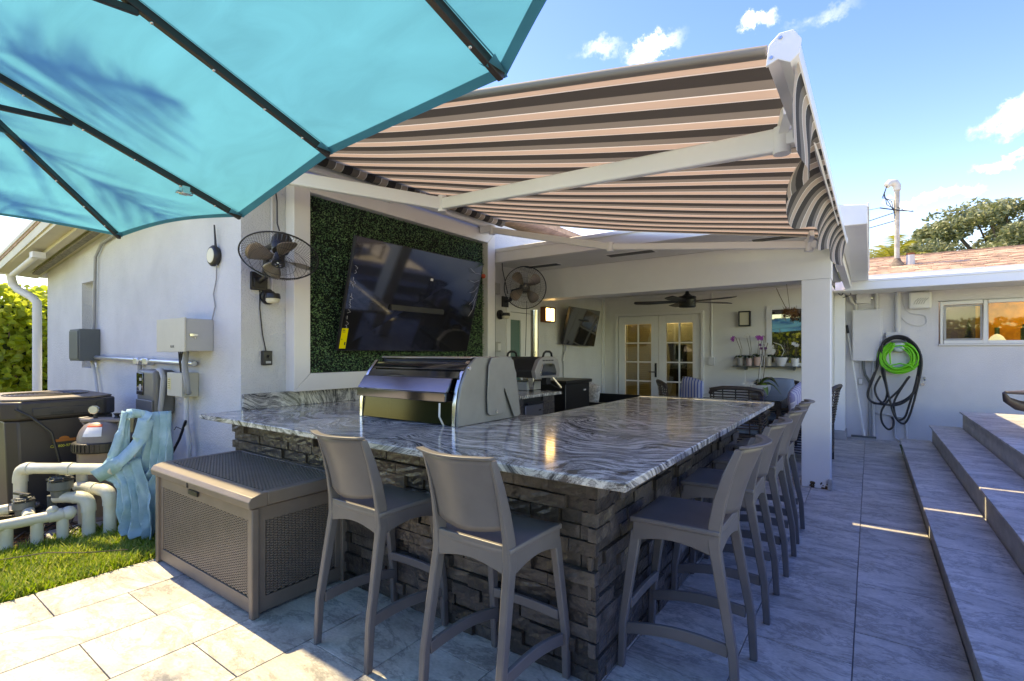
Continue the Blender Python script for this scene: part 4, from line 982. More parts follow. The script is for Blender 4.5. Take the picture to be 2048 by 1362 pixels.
# curved shining edge strips
for x0 in (GX0-.004, GX1-.028):
    cur = [(2.195,z0+.0),(2.197,z0+.12),(2.215,z0+.21),(2.26,z0+.31),(2.33,z0+.39)]
    mb = M(); 
    poly = cur+[(y+.018,z-.004) for y, z in cur[::-1]]
    gp('edge_strip', poly, m_steel, x0, x0+.026, bevel=.002)
# right cheek, grey
cheek = [(2.20,z0),(2.205,z0+.13),(2.23,z0+.24),(2.29,z0+.35),(2.37,z0+.41),(2.74,z0+.41),(2.80,z0+.30),(2.82,z0)]
gp('side_cheek', cheek, m_hoodside, GX1+.0, GX1+.018, bevel=.004)
plate = [(2.46,z0+.06),(2.455,z0+.16),(2.47,z0+.36),(2.50,z0+.408),(2.66,z0+.418),(2.735,z0+.39),(2.77,z0+.28),(2.82,z0+.02),(2.79,z0+.006),(2.745,z0+.008),(2.64,z0+.20),(2.632,z0+.205),(2.628,z0+.195),(2.655,z0+.09),(2.645,z0+.06),(2.62,z0+.04),(2.50,z0+.038),(2.475,z0+.045)]
gp('side_plate', plate, m_hoodside, GX1+.030, GX1+.038, bevel=.003)
mb = M(); mb.cyl((GX1+.038,2.545,z0+.062),(GX1+.046,2.545,z0+.062),.009,n=12); mb.cyl((GX1+.018,2.30,z0+.345),(GX1+.026,2.30,z0+.345),.012,n=12)
build('bolt', mb, m_steel, gr, smooth=40)
build('plastic_strip', M().tube([(GX1-.09,2.158,z0+.14),(GX1-.085,2.15,z0+.06),(GX1-.088,2.19,z0+.0)], .006, 6), m_wht, gr)

# ================================================================ BAR STOOLS
def make_stool():
    t = thing('bar_stool', 'x', 'bar stool')
    def lp(xb, yb, xt, yt, post=False):
        sx = 1 if xb > 0 else -1; mb = M()
        rows = [(0,xb,yb,.027,.030),(.2,xb*.985+xt*.015,yb*.86+yt*.14,.030,.034),(.60,xt,yt,.034,.045)]
        if post: rows += [(.68,xt*.99,yt-.002,.026,.052),(.78,xt*.97,yt-.020,.020,.050),(.88,xt*.955,yt-.048,.017,.042),(.985,xt*.95,yt-.088,.015,.030)]
        vs = []
        for z,x,y,wx,wy in rows: vs += [(x-wx/2,y-wy/2,z),(x+wx/2,y-wy/2,z),(x+wx/2,y+wy/2,z),(x-wx/2,y+wy/2,z)]
        fs = [(0,3,2,1)]
        for k in range(len(rows)-1):
            for q_ in range(4): a = k*4+q_; b_ = k*4+(q_+1)%4; fs.append((a,b_,b_+4,a+4))
        n0 = (len(rows)-1)*4; fs.append((n0,n0+1,n0+2,n0+3)); mb.add(vs, fs)
        build('leg', mb, m_stool, t, bevel=.005)
    lp(-.185,-.232,-.172,-.150,True); lp(.185,-.232,.172,-.150,True); lp(-.188,.232,-.168,.168); lp(.188,.232,.168,.168)
    mb = M()
    def sf(u, v): x = -.19+.38*u; y = -.172+.365*v; return (x, y, .655+.007*(abs(2*u-1)**3)-.010*math.sin(PI*v)*math.sin(PI*u)+.006*(v**6)*-1)
    mb.grid(sf, 10, 8)
    st = build('seat', mb, m_stool, t, smooth=80, solid=.022); st.modifiers['solid'].offset = -1
    q = st.modifiers.new('bevel','BEVEL'); q.width = .005; q.segments = 2; q.limit_method = 'ANGLE'
    # apron under the seat, arched at the bottom
    def ap(p0, p1, off, h, arch, nm='apron'):
        p0 = Vector(p0); p1 = Vector(p1); mb = M(); n = 10; vs = []; o_ = Vector(off)
        for k in range(n+1):
            u = k/n; p = p0.lerp(p1,u); a = arch*math.sin(PI*u)
            for dz, oo in ((0,0),(-h+a,0),(-h+a,1),(0,1)): vs.append(p+o_*oo+Vector((0,0,dz)))
        fs = [(0,1,2,3),(n*4+3,n*4+2,n*4+1,n*4)]
        for k in range(n):
            for q_ in range(4): a = k*4+q_; b_ = k*4+(q_+1)%4; fs.append((b_,a,a+4,b_+4))
        mb.add(vs, fs); build(nm, mb, m_stool, t, smooth=40, bevel=.003)
    ap((-.187,-.155,.640),(-.187,.180,.640),(.016,0,0),.085,.03); ap((.187,-.155,.640),(.187,.180,.640),(-.016,0,0),.085,.03)
    ap((-.17,.188,.640),(.17,.188,.640),(0,-.016,0),.075,.025); ap((-.165,-.172,.668),(.165,-.172,.668),(0,.018,0),.105,.028)
    for (p0, p1, sz) in (((-.178,-.20,.205),(-.178,.222,.165),(.018,.048)),((.178,-.20,.205),(.178,.222,.165),(.018,.048)),((-.168,.200,.27),(.168,.200,.27),(.018,.040))):
        mb = M(); P0 = Vector(p0); P1 = Vector(p1); vs = []; n = 8
        d = (P1-P0).normalized(); sd_ = d.cross(Vector((0,0,1))).normalized()
        for k in range(n+1):
            u = k/n; p = P0.lerp(P1,u)+Vector((0,0,.022*math.sin(PI*u)*(1 if abs(d.y) > .5 else .3)))
            vs += [p-sd_*sz[0]/2-Vector((0,0,sz[1]/2)), p+sd_*sz[0]/2-Vector((0,0,sz[1]/2)), p+sd_*sz[0]/2+Vector((0,0,sz[1]/2)), p-sd_*sz[0]/2+Vector((0,0,sz[1]/2))]
        fs = [(0,1,2,3),(n*4+3,n*4+2,n*4+1,n*4)]
        for k in range(n):
            for q_ in range(4): a = k*4+q_; b_ = k*4+(q_+1)%4; fs.append((b_,a,a+4,b_+4))
        build('stretcher', mb.add(vs, fs), m_stool, t, smooth=40, bevel=.003)
    def bf(u, v):
        z = .725+.262*v-(.018*math.sin(PI*u))*(1-v)
        yb = -.152-.10*((z-.62)/.38)**1.7
        bend = .045*math.sin(PI*u)**1.0
        return (-.166+.332*u, yb-bend*(1.0+.15*v), z)
    bk = build('backrest', M().grid(bf, 18, 12), m_stool, t, smooth=80, solid=.009)
    mb = M()
    pts = []
    for k in range(21):
        u = k/20; x, y, z = bf(u, 1.0); pts.append((x*1.06, y-.004, z+.006))
    # flat rounded lip
    vs = []; fs = []
    for k, p in enumerate(pts):
        p = Vector(p); vs += [p+Vector((0,.012,-.006)), p+Vector((0,-.024,-.002)), p+Vector((0,-.026,.008)), p+Vector((0,.012,.006))]
    n = 20; fs = [(0,1,2,3),(n*4+3,n*4+2,n*4+1,n*4)]
    for k in range(n):
        for q_ in range(4): a = k*4+q_; b_ = k*4+(q_+1)%4; fs.append((b_,a,a+4,b_+4))
    build('top_lip', M().add(vs, fs), m_stool, t, smooth=50, bevel=.003)
    return t
st0 = make_stool()
stools = [(-1.917,1.595,0,'taupe plastic bar stool next to the wicker storage box'),(-1.225,1.600,-.02,'taupe plastic bar stool at the near corner of the bar'),
    (-.652,2.225,PI/2,'bar stool nearest the viewer on the right side of the bar'),(-.648,2.95,PI/2,'second bar stool along the right side of the bar'),
    (-.648,3.605,PI/2,'third bar stool along the right side, between the second and the farthest'),(-.650,4.235,PI/2+.02,'farthest bar stool on the right side, close to the white column')]
for k, (x, y, a, lb) in enumerate(stools):
    o = st0 if k == 0 else dup(st0)
    o.location = (x+R.uniform(-.006,.006), y+R.uniform(-.006,.006), 0); o.rotation_euler = (0,0,a+R.uniform(-.02,.02)); o['label'] = lb; o['group'] = 'taupe bar stools around the bar'
bpy.context.view_layer.update()

# ================================================================ TELEVISIONS
def tv(name, label, bl, br, tl, tr, th=.035):
    bl, br, tl, tr = map(Vector, (bl,br,tl,tr)); t = thing(name, label, 'television', (bl+br)/2)
    n = (br-bl).cross(tl-bl).normalized()
    if n.x < 0: n = -n
    mb = M(); mb.hexa([p-n*th for p in (bl,br,tr,tl)], [bl,br,tr,tl]); mb.f = mb.f
    build('casing', mb, m_black, t, bevel=.003)
    ins = lambda p: p + ((bl+tr)/2-p)*.012 + n*.0015
    q = [ins(p) for p in (bl,br,tr,tl)]
    mb = M(); mb.hexa([p-n*.001 for p in q], q); build('screen', mb, m_gloss, t)
    return t, n
tvt, tvn = tv('outdoor_television', 'large wall television tilted down in front of the boxwood panel', (-3.73,2.61,1.372),(-3.73,4.315,1.365),(-3.468,2.61,2.33),(-3.485,4.315,2.34))
mb = M(); mb.box(-3.88,-3.60,3.1,3.8,1.75,1.80); mb.box(-3.88,-3.58,3.1,3.8,2.0,2.05); mb.box(-3.865,-3.85,3.0,3.9,1.6,2.2); build('wall_mount', mb, m_black, tvt)
bl = Vector((-3.73,2.61,1.372)); up_ = Vector((-3.468,2.61,2.33))-bl; up_.normalize(); ay = Vector((0,1,0))
def onscreen(a, h, off=.004): return bl+ay*a+up_*h+tvn*off
q = [onscreen(.012,.02),onscreen(.075,.02),onscreen(.075,.20),onscreen(.012,.20)]
stk = build('energy_label', M().hexa([p-tvn*.002 for p in q], q), m_sticker, tvt)
mb = M()
for (a,b_,c_,d_) in ((.02,.05,.165,.17),(.02,.045,.18,.188),(.02,.03,.10,.106),(.055,.068,.05,.078)): 
    qq = [onscreen(a,c_,.0045),onscreen(b_,c_,.0045),onscreen(b_,d_,.0045),onscreen(a,d_,.0045)]; mb.hexa([p-tvn*.0005 for p in qq], qq)
build('print', mb, m_ink, stk)
q = [onscreen(.93,.72),onscreen(.965,.72),onscreen(.965,.745),onscreen(.93,.745)]
build('small_tag', M().hexa([p-tvn*.002 for p in q], q), m_wht, tvt)
# protective film curls at both edges
mb = M()
for k in range(13): 
    h = .20+.55*k/13+R.uniform(-.02,.02); mb.tube([onscreen(.045+.01*math.sin(k*1.7),h,.006),onscreen(.05+.015*math.sin(k*2.3),h+.012,.014),onscreen(.04+.012*math.sin(k*3.1),h+.03,.006)], .0016, 4)
for k in range(5): mb.tube([onscreen(1.60-.03*k,.40+.13*k,.006),onscreen(1.63-.02*k,.48+.1*k,.02),onscreen(1.655,.60+.07*k,.008)], .0016, 4)
build('film_curl', mb, mat('clear film edge', (.6,.6,.62), .2), tvt)
tag(build('orange_flower', M().ball((-3.77,4.66,2.27),.028,8,6), mat('orange plastic flower', (.7,.12,.05), .6)), 'small orange plastic flower stuck at the right edge of the boxwood', 'ornament')
tvs, n2 = tv('porch_television', 'small black television on the porch side wall past the oven chimney', (-3.80,6.62,1.478),(-3.80,7.68,1.455),(-3.66,6.62,2.045),(-3.66,7.63,2.04), .04)
mb = M(); mb.box(-3.905,-3.78,6.95,7.3,1.55,1.60); mb.box(-3.905,-3.70,6.95,7.3,1.85,1.90); mb.box(-3.908,-3.89,6.9,7.35,1.5,1.95); build('wall_mount', mb, m_black, tvs)
tag(build('television_cord', M().tube([(-3.87,6.86,1.47),(-3.86,6.84,1.40),(-3.87,6.78,1.32),(-3.88,6.77,1.22)], .012, 6), m_wht, smooth=60), 'short white knotted cord hanging under the small television', 'cord')
tag(build('power_lead', M().tube([(-3.895,6.8,1.47),(-3.895,6.8,1.0),(-3.895,6.8,.6)], .007, 6), m_pvcg), 'thin grey cord running down the porch wall under the television', 'cord')
# ================================================================ WALL FANS
def wall_fan(name, label, c, n, plate, Rg=.265, blades=4, roll=.4):
    c = Vector(c); t = thing(name, label, 'wall fan', c, group='oscillating wall fans either side of the boxwood panel')
    u, v, d = frame(n); P = lambda r,a,h: c+u*r*math.cos(a)+v*r*math.sin(a)+d*h
    mb = M()
    for k in range(84):
        a = 2*PI*k/84
        mb.tube([P(.05,a,.062),P(Rg*.45,a+.10,.075),P(Rg*.8,a+.16,.058),P(Rg,a+.18,.005)], .0011, 3, caps=False)
    for k in range(56):
        a = 2*PI*k/56
        mb.tube([P(.06,a,-.085),P(Rg*.6,a,-.08),P(Rg,a,-.008)], .0011, 3, caps=False)
    for r_, h in ((Rg*.45,.076),(Rg*.72,.066)): mb.tube([P(r_,2*PI*k/40,h) for k in range(40)], .0016, 4, closed=True)
    build('guard', mb, m_blackm, t)
    build('rim', M().tube([P(Rg,2*PI*k/56,0) for k in range(56)], .006, 6, closed=True), m_blackm, t, smooth=80)
    for k in range(blades):
        a0 = 2*PI*k/blades+roll; mb = M()
        def bf(uu, vv): 
            r = .045+.178*uu; w_ = .50*(1-.25*uu)*(.55+.9*uu*(1.35-uu)); a = a0+(vv-.5)*2*w_
            rr = r*(1-.10*abs(2*vv-1)**3*uu); return P(rr, a, .020-.052*(vv-.5)*(.6+uu*.6)+.006*math.sin(PI*vv))
        build('blade', mb.grid(bf,8,8), m_blade, t, smooth=180, solid=.0025)
    build('hub', M().lathe([(.0,.05),(.03,.05),(.036,.03),(.036,-.02),(0,-.02)], c, d, 20), m_blackm, t, smooth=40)
    mb = M(); mb.lathe([(.046,.058),(.046,.070),(.0,.072)], c, d, 24); bd = build('badge', mb, m_black, t, smooth=40)
    mb = M()
    for k in range(5):
        a = 2*PI*k/5; mb.tube([P(.010,a,.0735),P(.024,a+.25,.0735),P(.022,a+.75,.0735)], .0035, 4)
    build('emblem', mb, m_brass, bd)
    mb = M(); mb.lathe([(.0,-.20),(.045,-.20),(.066,-.17),(.07,-.09),(.055,-.05),(0,-.05)], c, d, 20); build('motor', mb, m_black, t, smooth=40)
    mb = M()
    for k in range(14):
        a = 2*PI*k/14; mb.ob(P(.068,a,-.13),(.006,.006,.06), Matrix([list(u),list(v),list(d)]).transposed())
    build('motor_vent', mb, m_dkbox, t)
    pl_ = Vector(plate); bk_ = P(0,0,-.15); mid = Vector((pl_.x+.13, pl_.y, bk_.z-.03 if abs(bk_.z-pl_.z) < .4 else (bk_.z+pl_.z)/2))
    mb = M().tube([Vector((pl_.x+.02,pl_.y,pl_.z)), Vector((pl_.x+.10,pl_.y,pl_.z+.02)), mid, bk_], [.022,.024,.024,.026], 8); build('arm', mb, m_black, t, smooth=60)
    mb = M(); mb.box(pl_.x,pl_.x+.022,pl_.y-.065,pl_.y+.065,pl_.z-.07,pl_.z+.07); mb.box(pl_.x+.022,pl_.x+.028,pl_.y-.045,pl_.y+.045,pl_.z-.05,pl_.z+.02)
    build('mounting_plate', mb, m_black, t, bevel=.004)
    return t
f1 = wall_fan('wall_fan', 'black caged wall fan tilted steeply down left of the boxwood panel', (-3.50,1.965,2.055), (.33,-.30,-.80), (-3.908,2.02,1.915), roll=.5)
f2 = wall_fan('wall_fan', 'black caged wall fan facing the viewer right of the boxwood panel', (-3.54,5.215,2.175), (.62,-.78,-.06), (-3.908,5.27,2.02), roll=.9)
tag(build('fan_cord', M().tube([(-3.60,2.02,2.27),(-3.63,2.02,2.33),(-3.65,2.03,2.50),(-3.68,2.03,2.62)], .006, 6), m_black), 'black power cord rising from the left wall fan', 'cord')
tag(build('junction_box', M().lathe([(0,0),(.05,0),(.055,.02),(.055,.05),(.0,.055)], (-3.72,2.05,2.60), (.2,-.4,1), 16), m_wht, smooth=40), 'round white ceiling box above the left wall fan', 'junction box')
tag(build('fan_cord', M().tube([(-3.905,2.03,1.85),(-3.902,2.03,1.7),(-3.90,2.05,1.5),(-3.895,2.075,1.37)], .005, 6), m_black), 'black cord hanging from the left fan plate down to the wall control', 'cord')
sw = thing('wall_control', 'black outdoor switch box on the narrow wall left of the frame', 'switch box', (-3.9,2.075,1.31))
build('case', M().box(-3.909,-3.868,2.04,2.115,1.255,1.37), m_black, sw, bevel=.005)
mb = M(); mb.box(-3.868,-3.865,2.06,2.10,1.27,1.288); build('label_plate', mb, m_greybox, sw)
build('dial', M().cyl((-3.868,2.085,1.325),(-3.85,2.085,1.325),.012,n=12), m_black, sw, smooth=40)
def flood(label, p):
    p = Vector(p); t = thing('wall_lamp', label, 'outdoor light', p, group='round bronze outdoor lights under the wall fans')
    build('base', M().lathe([(.0,0),(.062,0),(.062,.02),(.045,.03),(0,.03)], p, (1,0,0), 24), m_blackm, t, smooth=40)
    build('neck', M().cyl(p+Vector((.02,0,0)),p+Vector((.07,-.01,-.005)),.03,n=14), m_blackm, t, smooth=40)
    build('shade', M().lathe([(.0,.024),(.05,.022),(.056,.0),(.056,-.018),(.048,-.018),(.048,.0),(.0,.0)], p+Vector((.115,-.02,-.005)), (0,0,1), 24), m_blackm, t, smooth=40)
    build('lens', M().lathe([(.0,0),(.050,0),(.050,-.018),(.040,-.034),(0,-.04)], p+Vector((.115,-.02,-.022)), (0,0,1), 24), m_cream, t, smooth=60)
flood('bronze outdoor light under the left wall fan', (-3.908,2.095,1.80)); flood('bronze outdoor light under the right wall fan', (-3.908,5.165,1.845))
tag(build('conduit', M().tube([(-3.895,2.125,1.80),(-3.895,2.125,2.9)], .011, 8), m_paintpipe, smooth=60), 'pale vertical conduit behind the left wall fan', 'conduit')
ct = thing('conduit', 'grey conduit with two boxes right of the boxwood frame', 'conduit', (-3.9,5.06,1.3))
build('pipe', M().tube([(-3.89,5.04,1.0),(-3.89,5.04,2.20),(-3.89,5.0,2.40)], .013, 8), m_pvcg, ct, smooth=60)
build('switch_box', M().box(-3.908,-3.86,5.02,5.12,2.10,2.24), m_greybox, ct, bevel=.004)
ob = build('outlet_box', M().box(-3.908,-3.86,5.02,5.13,1.36,1.49), m_greybox, ct, bevel=.004)
build('outlet', M().box(-3.86,-3.85,5.06,5.12,1.38,1.47), m_wht, ob, bevel=.003)
tag(build('fan_cord', M().tube([(-3.62,5.0,2.60),(-3.68,5.02,2.645),(-3.75,5.0,2.62),(-3.76,5.03,2.4),(-3.73,5.1,2.1)], .006, 6), m_blackm), 'black cord looping over the porch fascia to the right fan', 'cord')
tag(build('fan_cord', M().tube([(-3.5,5.19,2.0),(-3.51,5.19,1.6),(-3.52,5.19,1.31)], .004, 5), m_blackm), 'thin black cord hanging from the right fan to the oven', 'cord')
# ================================================================ SCONCES
def sconce(label, x0, x1, y0, y1, z0, z1, face, lit):
    t = thing('wall_sconce', label, 'wall light', ((x0+x1)/2,(y0+y1)/2,z0)); fm = mat('copper brown sconce frame', (.16,.05,.015), .45) if lit else m_black
    f = .018
    if face == 'x': bars = [(x0,x1,y0,y0+f,z0,z1),(x0,x1,y1-f,y1,z0,z1),(x0,x1,y0+f,y1-f,z0,z0+f),(x0,x1,y0+f,y1-f,z1-f,z1),(x1-.006,x1+.002,(y0+y1)/2-.006,(y0+y1)/2+.006,z0+f,z1-f)]; pn = (x0+.004,x1-.01,y0+f,y1-f,z0+f,z1-f)
    else: bars = [(x0,x0+f,y0,y1,z0,z1),(x1-f,x1,y0,y1,z0,z1),(x0+f,x1-f,y0,y1,z0,z0+f),(x0+f,x1-f,y0,y1,z1-f,z1)]; pn = (x0+f,x1-f,y0+.01,y1-.004,z0+f,z1-f)
    mb = M()
    for b_ in bars: mb.box(*b_)
    build('frame', mb, fm, t, bevel=.002); build('lit_panel' if lit else 'panel', M().box(*pn), m_bulb if lit else m_cream, t)
sconce('lit copper framed sconce behind the oven chimney', -3.908,-3.82,6.15,6.43,1.80,2.02,'x',True)
sconce('unlit black framed sconce left of the porch window', -1.645,-1.478,YB-.085,YB-.002,1.755,1.985,'y',False)
# ================================================================ CEILING FAN
cf = thing('ceiling_fan', 'black ceiling fan with five thin blades under the porch ceiling', 'ceiling fan', (-2.05,7.0,2.0))
C_ = Vector((-2.05,7.0,0))
build('downrod', M().cyl(C_+Vector((0,0,2.18)),C_+Vector((0,0,2.334)),.013,n=12), m_blackm, cf, smooth=60)
build('canopy_cup', M().lathe([(.0,2.334),(.055,2.334),(.045,2.30),(0,2.30)], C_, n=20), m_blackm, cf, smooth=50)
build('motor', M().lathe([(0,2.21),(.02,2.20),(.03,2.165),(.075,2.13),(.115,2.125),(.12,2.10),(.11,2.09),(.12,2.08),(.12,2.025),(.112,2.02),(.115,1.985),(.10,1.975),(0,1.972)], C_, n=32), m_blackm, cf, smooth=40)
for k in range(5):
    a = 2*PI*k/5+.28+.62; mb = M(); rt = Matrix.Rotation(a,3,'Z') @ Matrix.Rotation(.22,3,'X')
    vs = []
    for z in (-.004,.004):
        for (x,y) in ((.10,-.03),(.52,-.075),(.70,-.05),(.72,0),(.70,.06),(.14,.05)): vs.append(C_+Vector((0,0,2.055))+rt@Vector((x,y,z)))
    mb.add(vs, [(0,1,2,3,4,5)[::-1],(6,7,8,9,10,11)]+[(i_,(i_+1)%6,6+(i_+1)%6,6+i_) for i_ in range(6)]); build('blade', mb, m_blackm, cf)
# ================================================================ PIZZA OVEN
ov = thing('pizza_oven', 'black portable pizza oven with tall steel chimney on the rear counter', 'pizza oven', (-3.2,4.9,ZC))
sh = [(4.62,1.07),(4.60,1.15),(4.68,1.27),(4.78,1.305),(4.98,1.305),(5.08,1.27),(5.13,1.15),(5.11,1.07)]
build('body', M().prism(sh, lambda u,v,a:(a,u,v), -3.50, -3.04), mat('matt black carbon steel', (.022,.021,.020), .6), ov, bevel=.008)
build('front_frame', M().prism([(4.865+(y-4.865)*1.02,1.18+(z-1.18)*1.02) for y,z in sh], lambda u,v,a:(a,u,v), -3.04, -2.985), mat('silver front plate', (.46,.44,.43), .35, metal=.6), ov, bevel=.006)
win = [(4.72,1.10),(4.71,1.135),(4.755,1.215),(4.80,1.225),(4.93,1.225),(4.975,1.215),(5.02,1.135),(5.01,1.10)]
build('door_trim', M().prism([(4.865+(y-4.865)*1.14,1.16+(z-1.16)*1.16) for y,z in win], lambda u,v,a:(a,u,v), -2.985, -2.975), m_steel, ov, bevel=.003)
build('door_glass', M().prism(win, lambda u,v,a:(a,u,v), -2.975, -2.970), m_gloss, ov)
mb = M()
for k in range(4): mb.box(-2.9845,-2.982,4.745+k*.062,4.79+k*.062,1.258,1.270)
build('vent_slot', mb, m_black, ov)
for (xx, a) in ((-3.0,0),(-3.50,0)):
    build('handle', M().tube([(xx,4.77,1.29),(xx+.005,4.79,1.345),(xx+.005,4.83,1.365),(xx+.005,4.91,1.365),(xx+.005,4.95,1.345),(xx,4.97,1.29)], .013, 8), m_black, ov, smooth=60)
build('chimney', M().cyl((-3.27,5.02,1.30),(-3.27,5.02,1.845),.049,n=28), mat('heat tinted steel', (.60,.55,.48), .22, metal=1, var=.25, vscale=3), ov, smooth=60)
build('chimney_cap', M().cyl((-3.27,5.02,1.846),(-3.27,5.02,1.862),.052,n=28), m_steel, ov, smooth=60)
for (x,y) in ((-3.07,4.66),(-3.42,4.66),(-3.42,5.06)):
    mb = M(); mb.hexa([(x-.03,y-.012,ZC+.022),(x+.012,y-.012,ZC+.022),(x+.012,y+.012,ZC+.022),(x-.03,y+.012,ZC+.022)],[(x-.05,y-.012,1.07),(x+.03,y-.012,1.07),(x+.03,y+.012,1.07),(x-.05,y+.012,1.07)]); lg = build('leg', mb, m_steel, ov, bevel=.002)
    build('foot', M().box(x-.032,x+.014,y-.014,y+.014,ZC+.001,ZC+.021), m_black, lg)
build('leg', M().beam((-3.0,4.98,1.07),(-2.95,5.10,ZC+.025),.02,.02), m_steel, ov, bevel=.002)
build('burner', M().box(-3.06,-2.99,4.84,4.93,.99,1.065), m_black, ov, bevel=.004)
build('hose', M().tube([(-3.02,4.95,1.0),(-2.98,5.0,.96),(-2.93,5.04,.935),(-2.97,5.12,.93)], .008, 6), m_black, ov)
tag(build('storage_tray', M().box(-3.55,-3.2,4.75,5.05,ZC+.001,ZC+.10), m_greybox, bevel=.006), 'grey metal tray on the counter beneath the oven', 'tray')
# ================================================================ COOLER, LOUNGE SEAT
ck = thing('drinks_cooler', 'black rattan style cooler cabinet standing behind the rear counter', 'cooler', (-3.2,5.75,0))
build('cabinet', M().box(-3.60,-3.09,5.45,6.10,.05,.955), m_blackm, ck, bevel=.008)
build('lid', M().box(-3.63,-3.06,5.42,6.13,.957,1.0), m_blackm, ck, bevel=.008)
build('badge', M().box(-3.10,-3.087,5.93,6.0,.85,.87), m_greybox, ck)
build('leg', M().box(-3.58,-3.12,5.5,6.05,0,.049), m_black, ck)
sf_ = thing('lounge_sofa', 'low black framed sofa with navy seat cushion by the french doors', 'sofa', (-3.4,7.2,0))
build('frame', M().box(-3.86,-3.0,6.45,6.52,.05,.64).box(-3.86,-3.02,7.75,7.82,.05,.66).box(-3.86,-3.78,6.52,7.75,.05,.70), m_blackm, sf_, bevel=.006)
build('seat_cushion', M().box(-3.77,-2.98,6.53,7.74,.30,.50), m_navy, sf_, bevel=.03, seg=3)
for y in (6.48,7.78): build('leg', M().box(-3.1,-3.03,y-.03,y+.03,0,.049), m_blackm, sf_)
def cushion(name, label, c, sz, rot, m):
    mb = M()
    def f_(u,v):
        a = 2*u-1; b_ = 2*v-1; return (a*(1-.08*b_*b_)*sz/2, b_*(1-.08*a*a)*sz/2, 0)
    for sg in (1,-1):
        def g_(u,v,sg=sg):
            x,y,_ = f_(u,v); h = (1-(2*u-1)**4)*(1-(2*v-1)**4); z = sg*.062*h**.6
            return Vector(c)+Euler(rot).to_matrix()@Vector((x,y,z))
        mb.grid(g_,10,10)
    return tag(build(name, mb, m, smooth=180, weld=True), label, 'cushion')
cushion('cushion', 'grey floral patterned cushion on the lounge sofa', (-3.45,6.75,.70), .44, (PI/2,.2,-.2), m_floral)
# ================================================================ DINING SET
dt = thing('dining_table', 'dark wicker dining table with glass top under the porch', 'table', (-1.4,7.55,0))
TX0,TX1,TY0,TY1,TZ = -2.0,-.90,7.02,8.12,.74
mb = M()
for x in (TX0+.03,TX1-.03):
    for y in (TY0+.03,TY1-.03): mb = M().box(x-.03,x+.03,y-.03,y+.03,0,TZ-.06); build('leg', mb, m_wicker, dt, bevel=.004)
mb = M().box(TX0,TX1,TY0,TY0+.06,TZ-.10,TZ-.006).box(TX0,TX1,TY1-.06,TY1,TZ-.10,TZ-.006).box(TX0,TX0+.06,TY0+.06,TY1-.06,TZ-.10,TZ-.006).box(TX1-.06,TX1,TY0+.06,TY1-.06,TZ-.10,TZ-.006)
for k in range(34): mb.box(TX1-.002+.002,TX1+.003,TY0+k*.032,TY0+k*.032+.024,TZ-.098,TZ-.01); mb.box(TX0+k*.032,TX0+k*.032+.024,TY0-.003,TY0,TZ-.098,TZ-.01)
build('wicker_rim', mb, m_wicker, dt)
build('glass_top', M().box(TX0+.01,TX1-.01,TY0+.01,TY1-.01,TZ-.005,TZ+.003), glass('smoky table glass', (.35,.4,.42), .15), dt)
build('glass_bed', M().box(TX0+.06,TX1-.06,TY0+.06,TY1-.06,TZ-.09,TZ-.07), m_wicker, dt)
def wicker_chair(label, loc, rz, bh=.93, w_=.56, first=None):
    if first is None:
        t = thing('wicker_armchair', label, 'armchair')
        for x in (-w_/2+.03,w_/2-.03):
            for y in (-.25,.25): build('leg', M().cyl((x,y,0),(x,y,.62),.018,n=8), m_wicker, t)
        build('seat', M().box(-w_/2+.02,w_/2-.02,-.26,.27,.36,.40), m_wicker, t, bevel=.005)
        sc_ = build('seat_cushion', M().box(-w_/2+.04,w_/2-.04,-.22,.26,.401,.46), m_cush, t, bevel=.02, seg=3)
        mb = M()   # back: horizontal strands curved round
        nst = 26
        for k in range(nst):
            z = .12+(bh-.12)*k/(nst-1); lean = -.07*max(0,(z-.45))/.48
            if abs(z-.43) < .02: continue
            pts = [(w_/2*math.sin(a)*1.02, -.245+lean-.035*math.cos(a)+R.uniform(-.003,.003), z+R.uniform(-.003,.003)) for a in [-PI/2+PI*j/10 for j in range(11)]]
            mb.tube(pts, R.uniform(.0075,.0095), 5)
        for sg in (-1,1):
            for k in range(16):
                z = .12+.50*k/15; mb.tube([(sg*w_/2,-.245,z),(sg*(w_/2+.01),0,z),(sg*w_/2,.25,z)], .008, 5)
        for j in range(7): a = -PI/2+PI*j/6; mb.tube([(w_/2*math.sin(a), -.245-.03*math.cos(a)-.07*max(0,z-.45)/.48+.012, z) for z in [.12+.116*q*(bh/.93) for q in range(8)]], .008, 5)
        build('strand', mb, m_wicker, t, kind='stuff')
        mb = M().tube([(-w_/2,-.30,bh-.06),(-w_/2+.02,-.325,bh-.01),(-w_/4,-.35,bh+.012),(0,-.355,bh+.015),(w_/4,-.35,bh+.012),(w_/2-.02,-.325,bh-.01),(w_/2,-.30,bh-.06)], .024, 8)
        build('top_rail', mb, m_wicker, t, smooth=60)
        for sg in (-1,1): build('armrest', M().tube([(sg*w_/2,-.25,.64),(sg*(w_/2+.01),0,.65),(sg*w_/2,.26,.63),(sg*w_/2,.27,.58)], .024, 8), m_wicker, t, smooth=60)
    else: t = dup(first)
    t.location = (*loc,0); t.rotation_euler = (0,0,rz); t['label'] = label; t['group'] = 'wicker armchairs round the dining table'
    return t
wc = wicker_chair('wicker armchair seen from behind between the bar and the table', (-1.28,6.52), .05)
wicker_chair('wicker armchair left of the table holding the striped pillow', (-2.13,7.15), -PI/2+.5, first=wc)
wicker_chair('wicker armchair right of the table, partly behind the white column', (-.66,7.3), PI/2-.1, first=wc)
wicker_chair('wicker armchair on the far side of the table against the wall', (-1.12,8.0), PI, first=wc)
cushion('cushion', 'blue and white striped pillow in the left wicker chair', (-2.0,7.02,.80), .42, (PI/2,.15,-.5), m_bstripe)
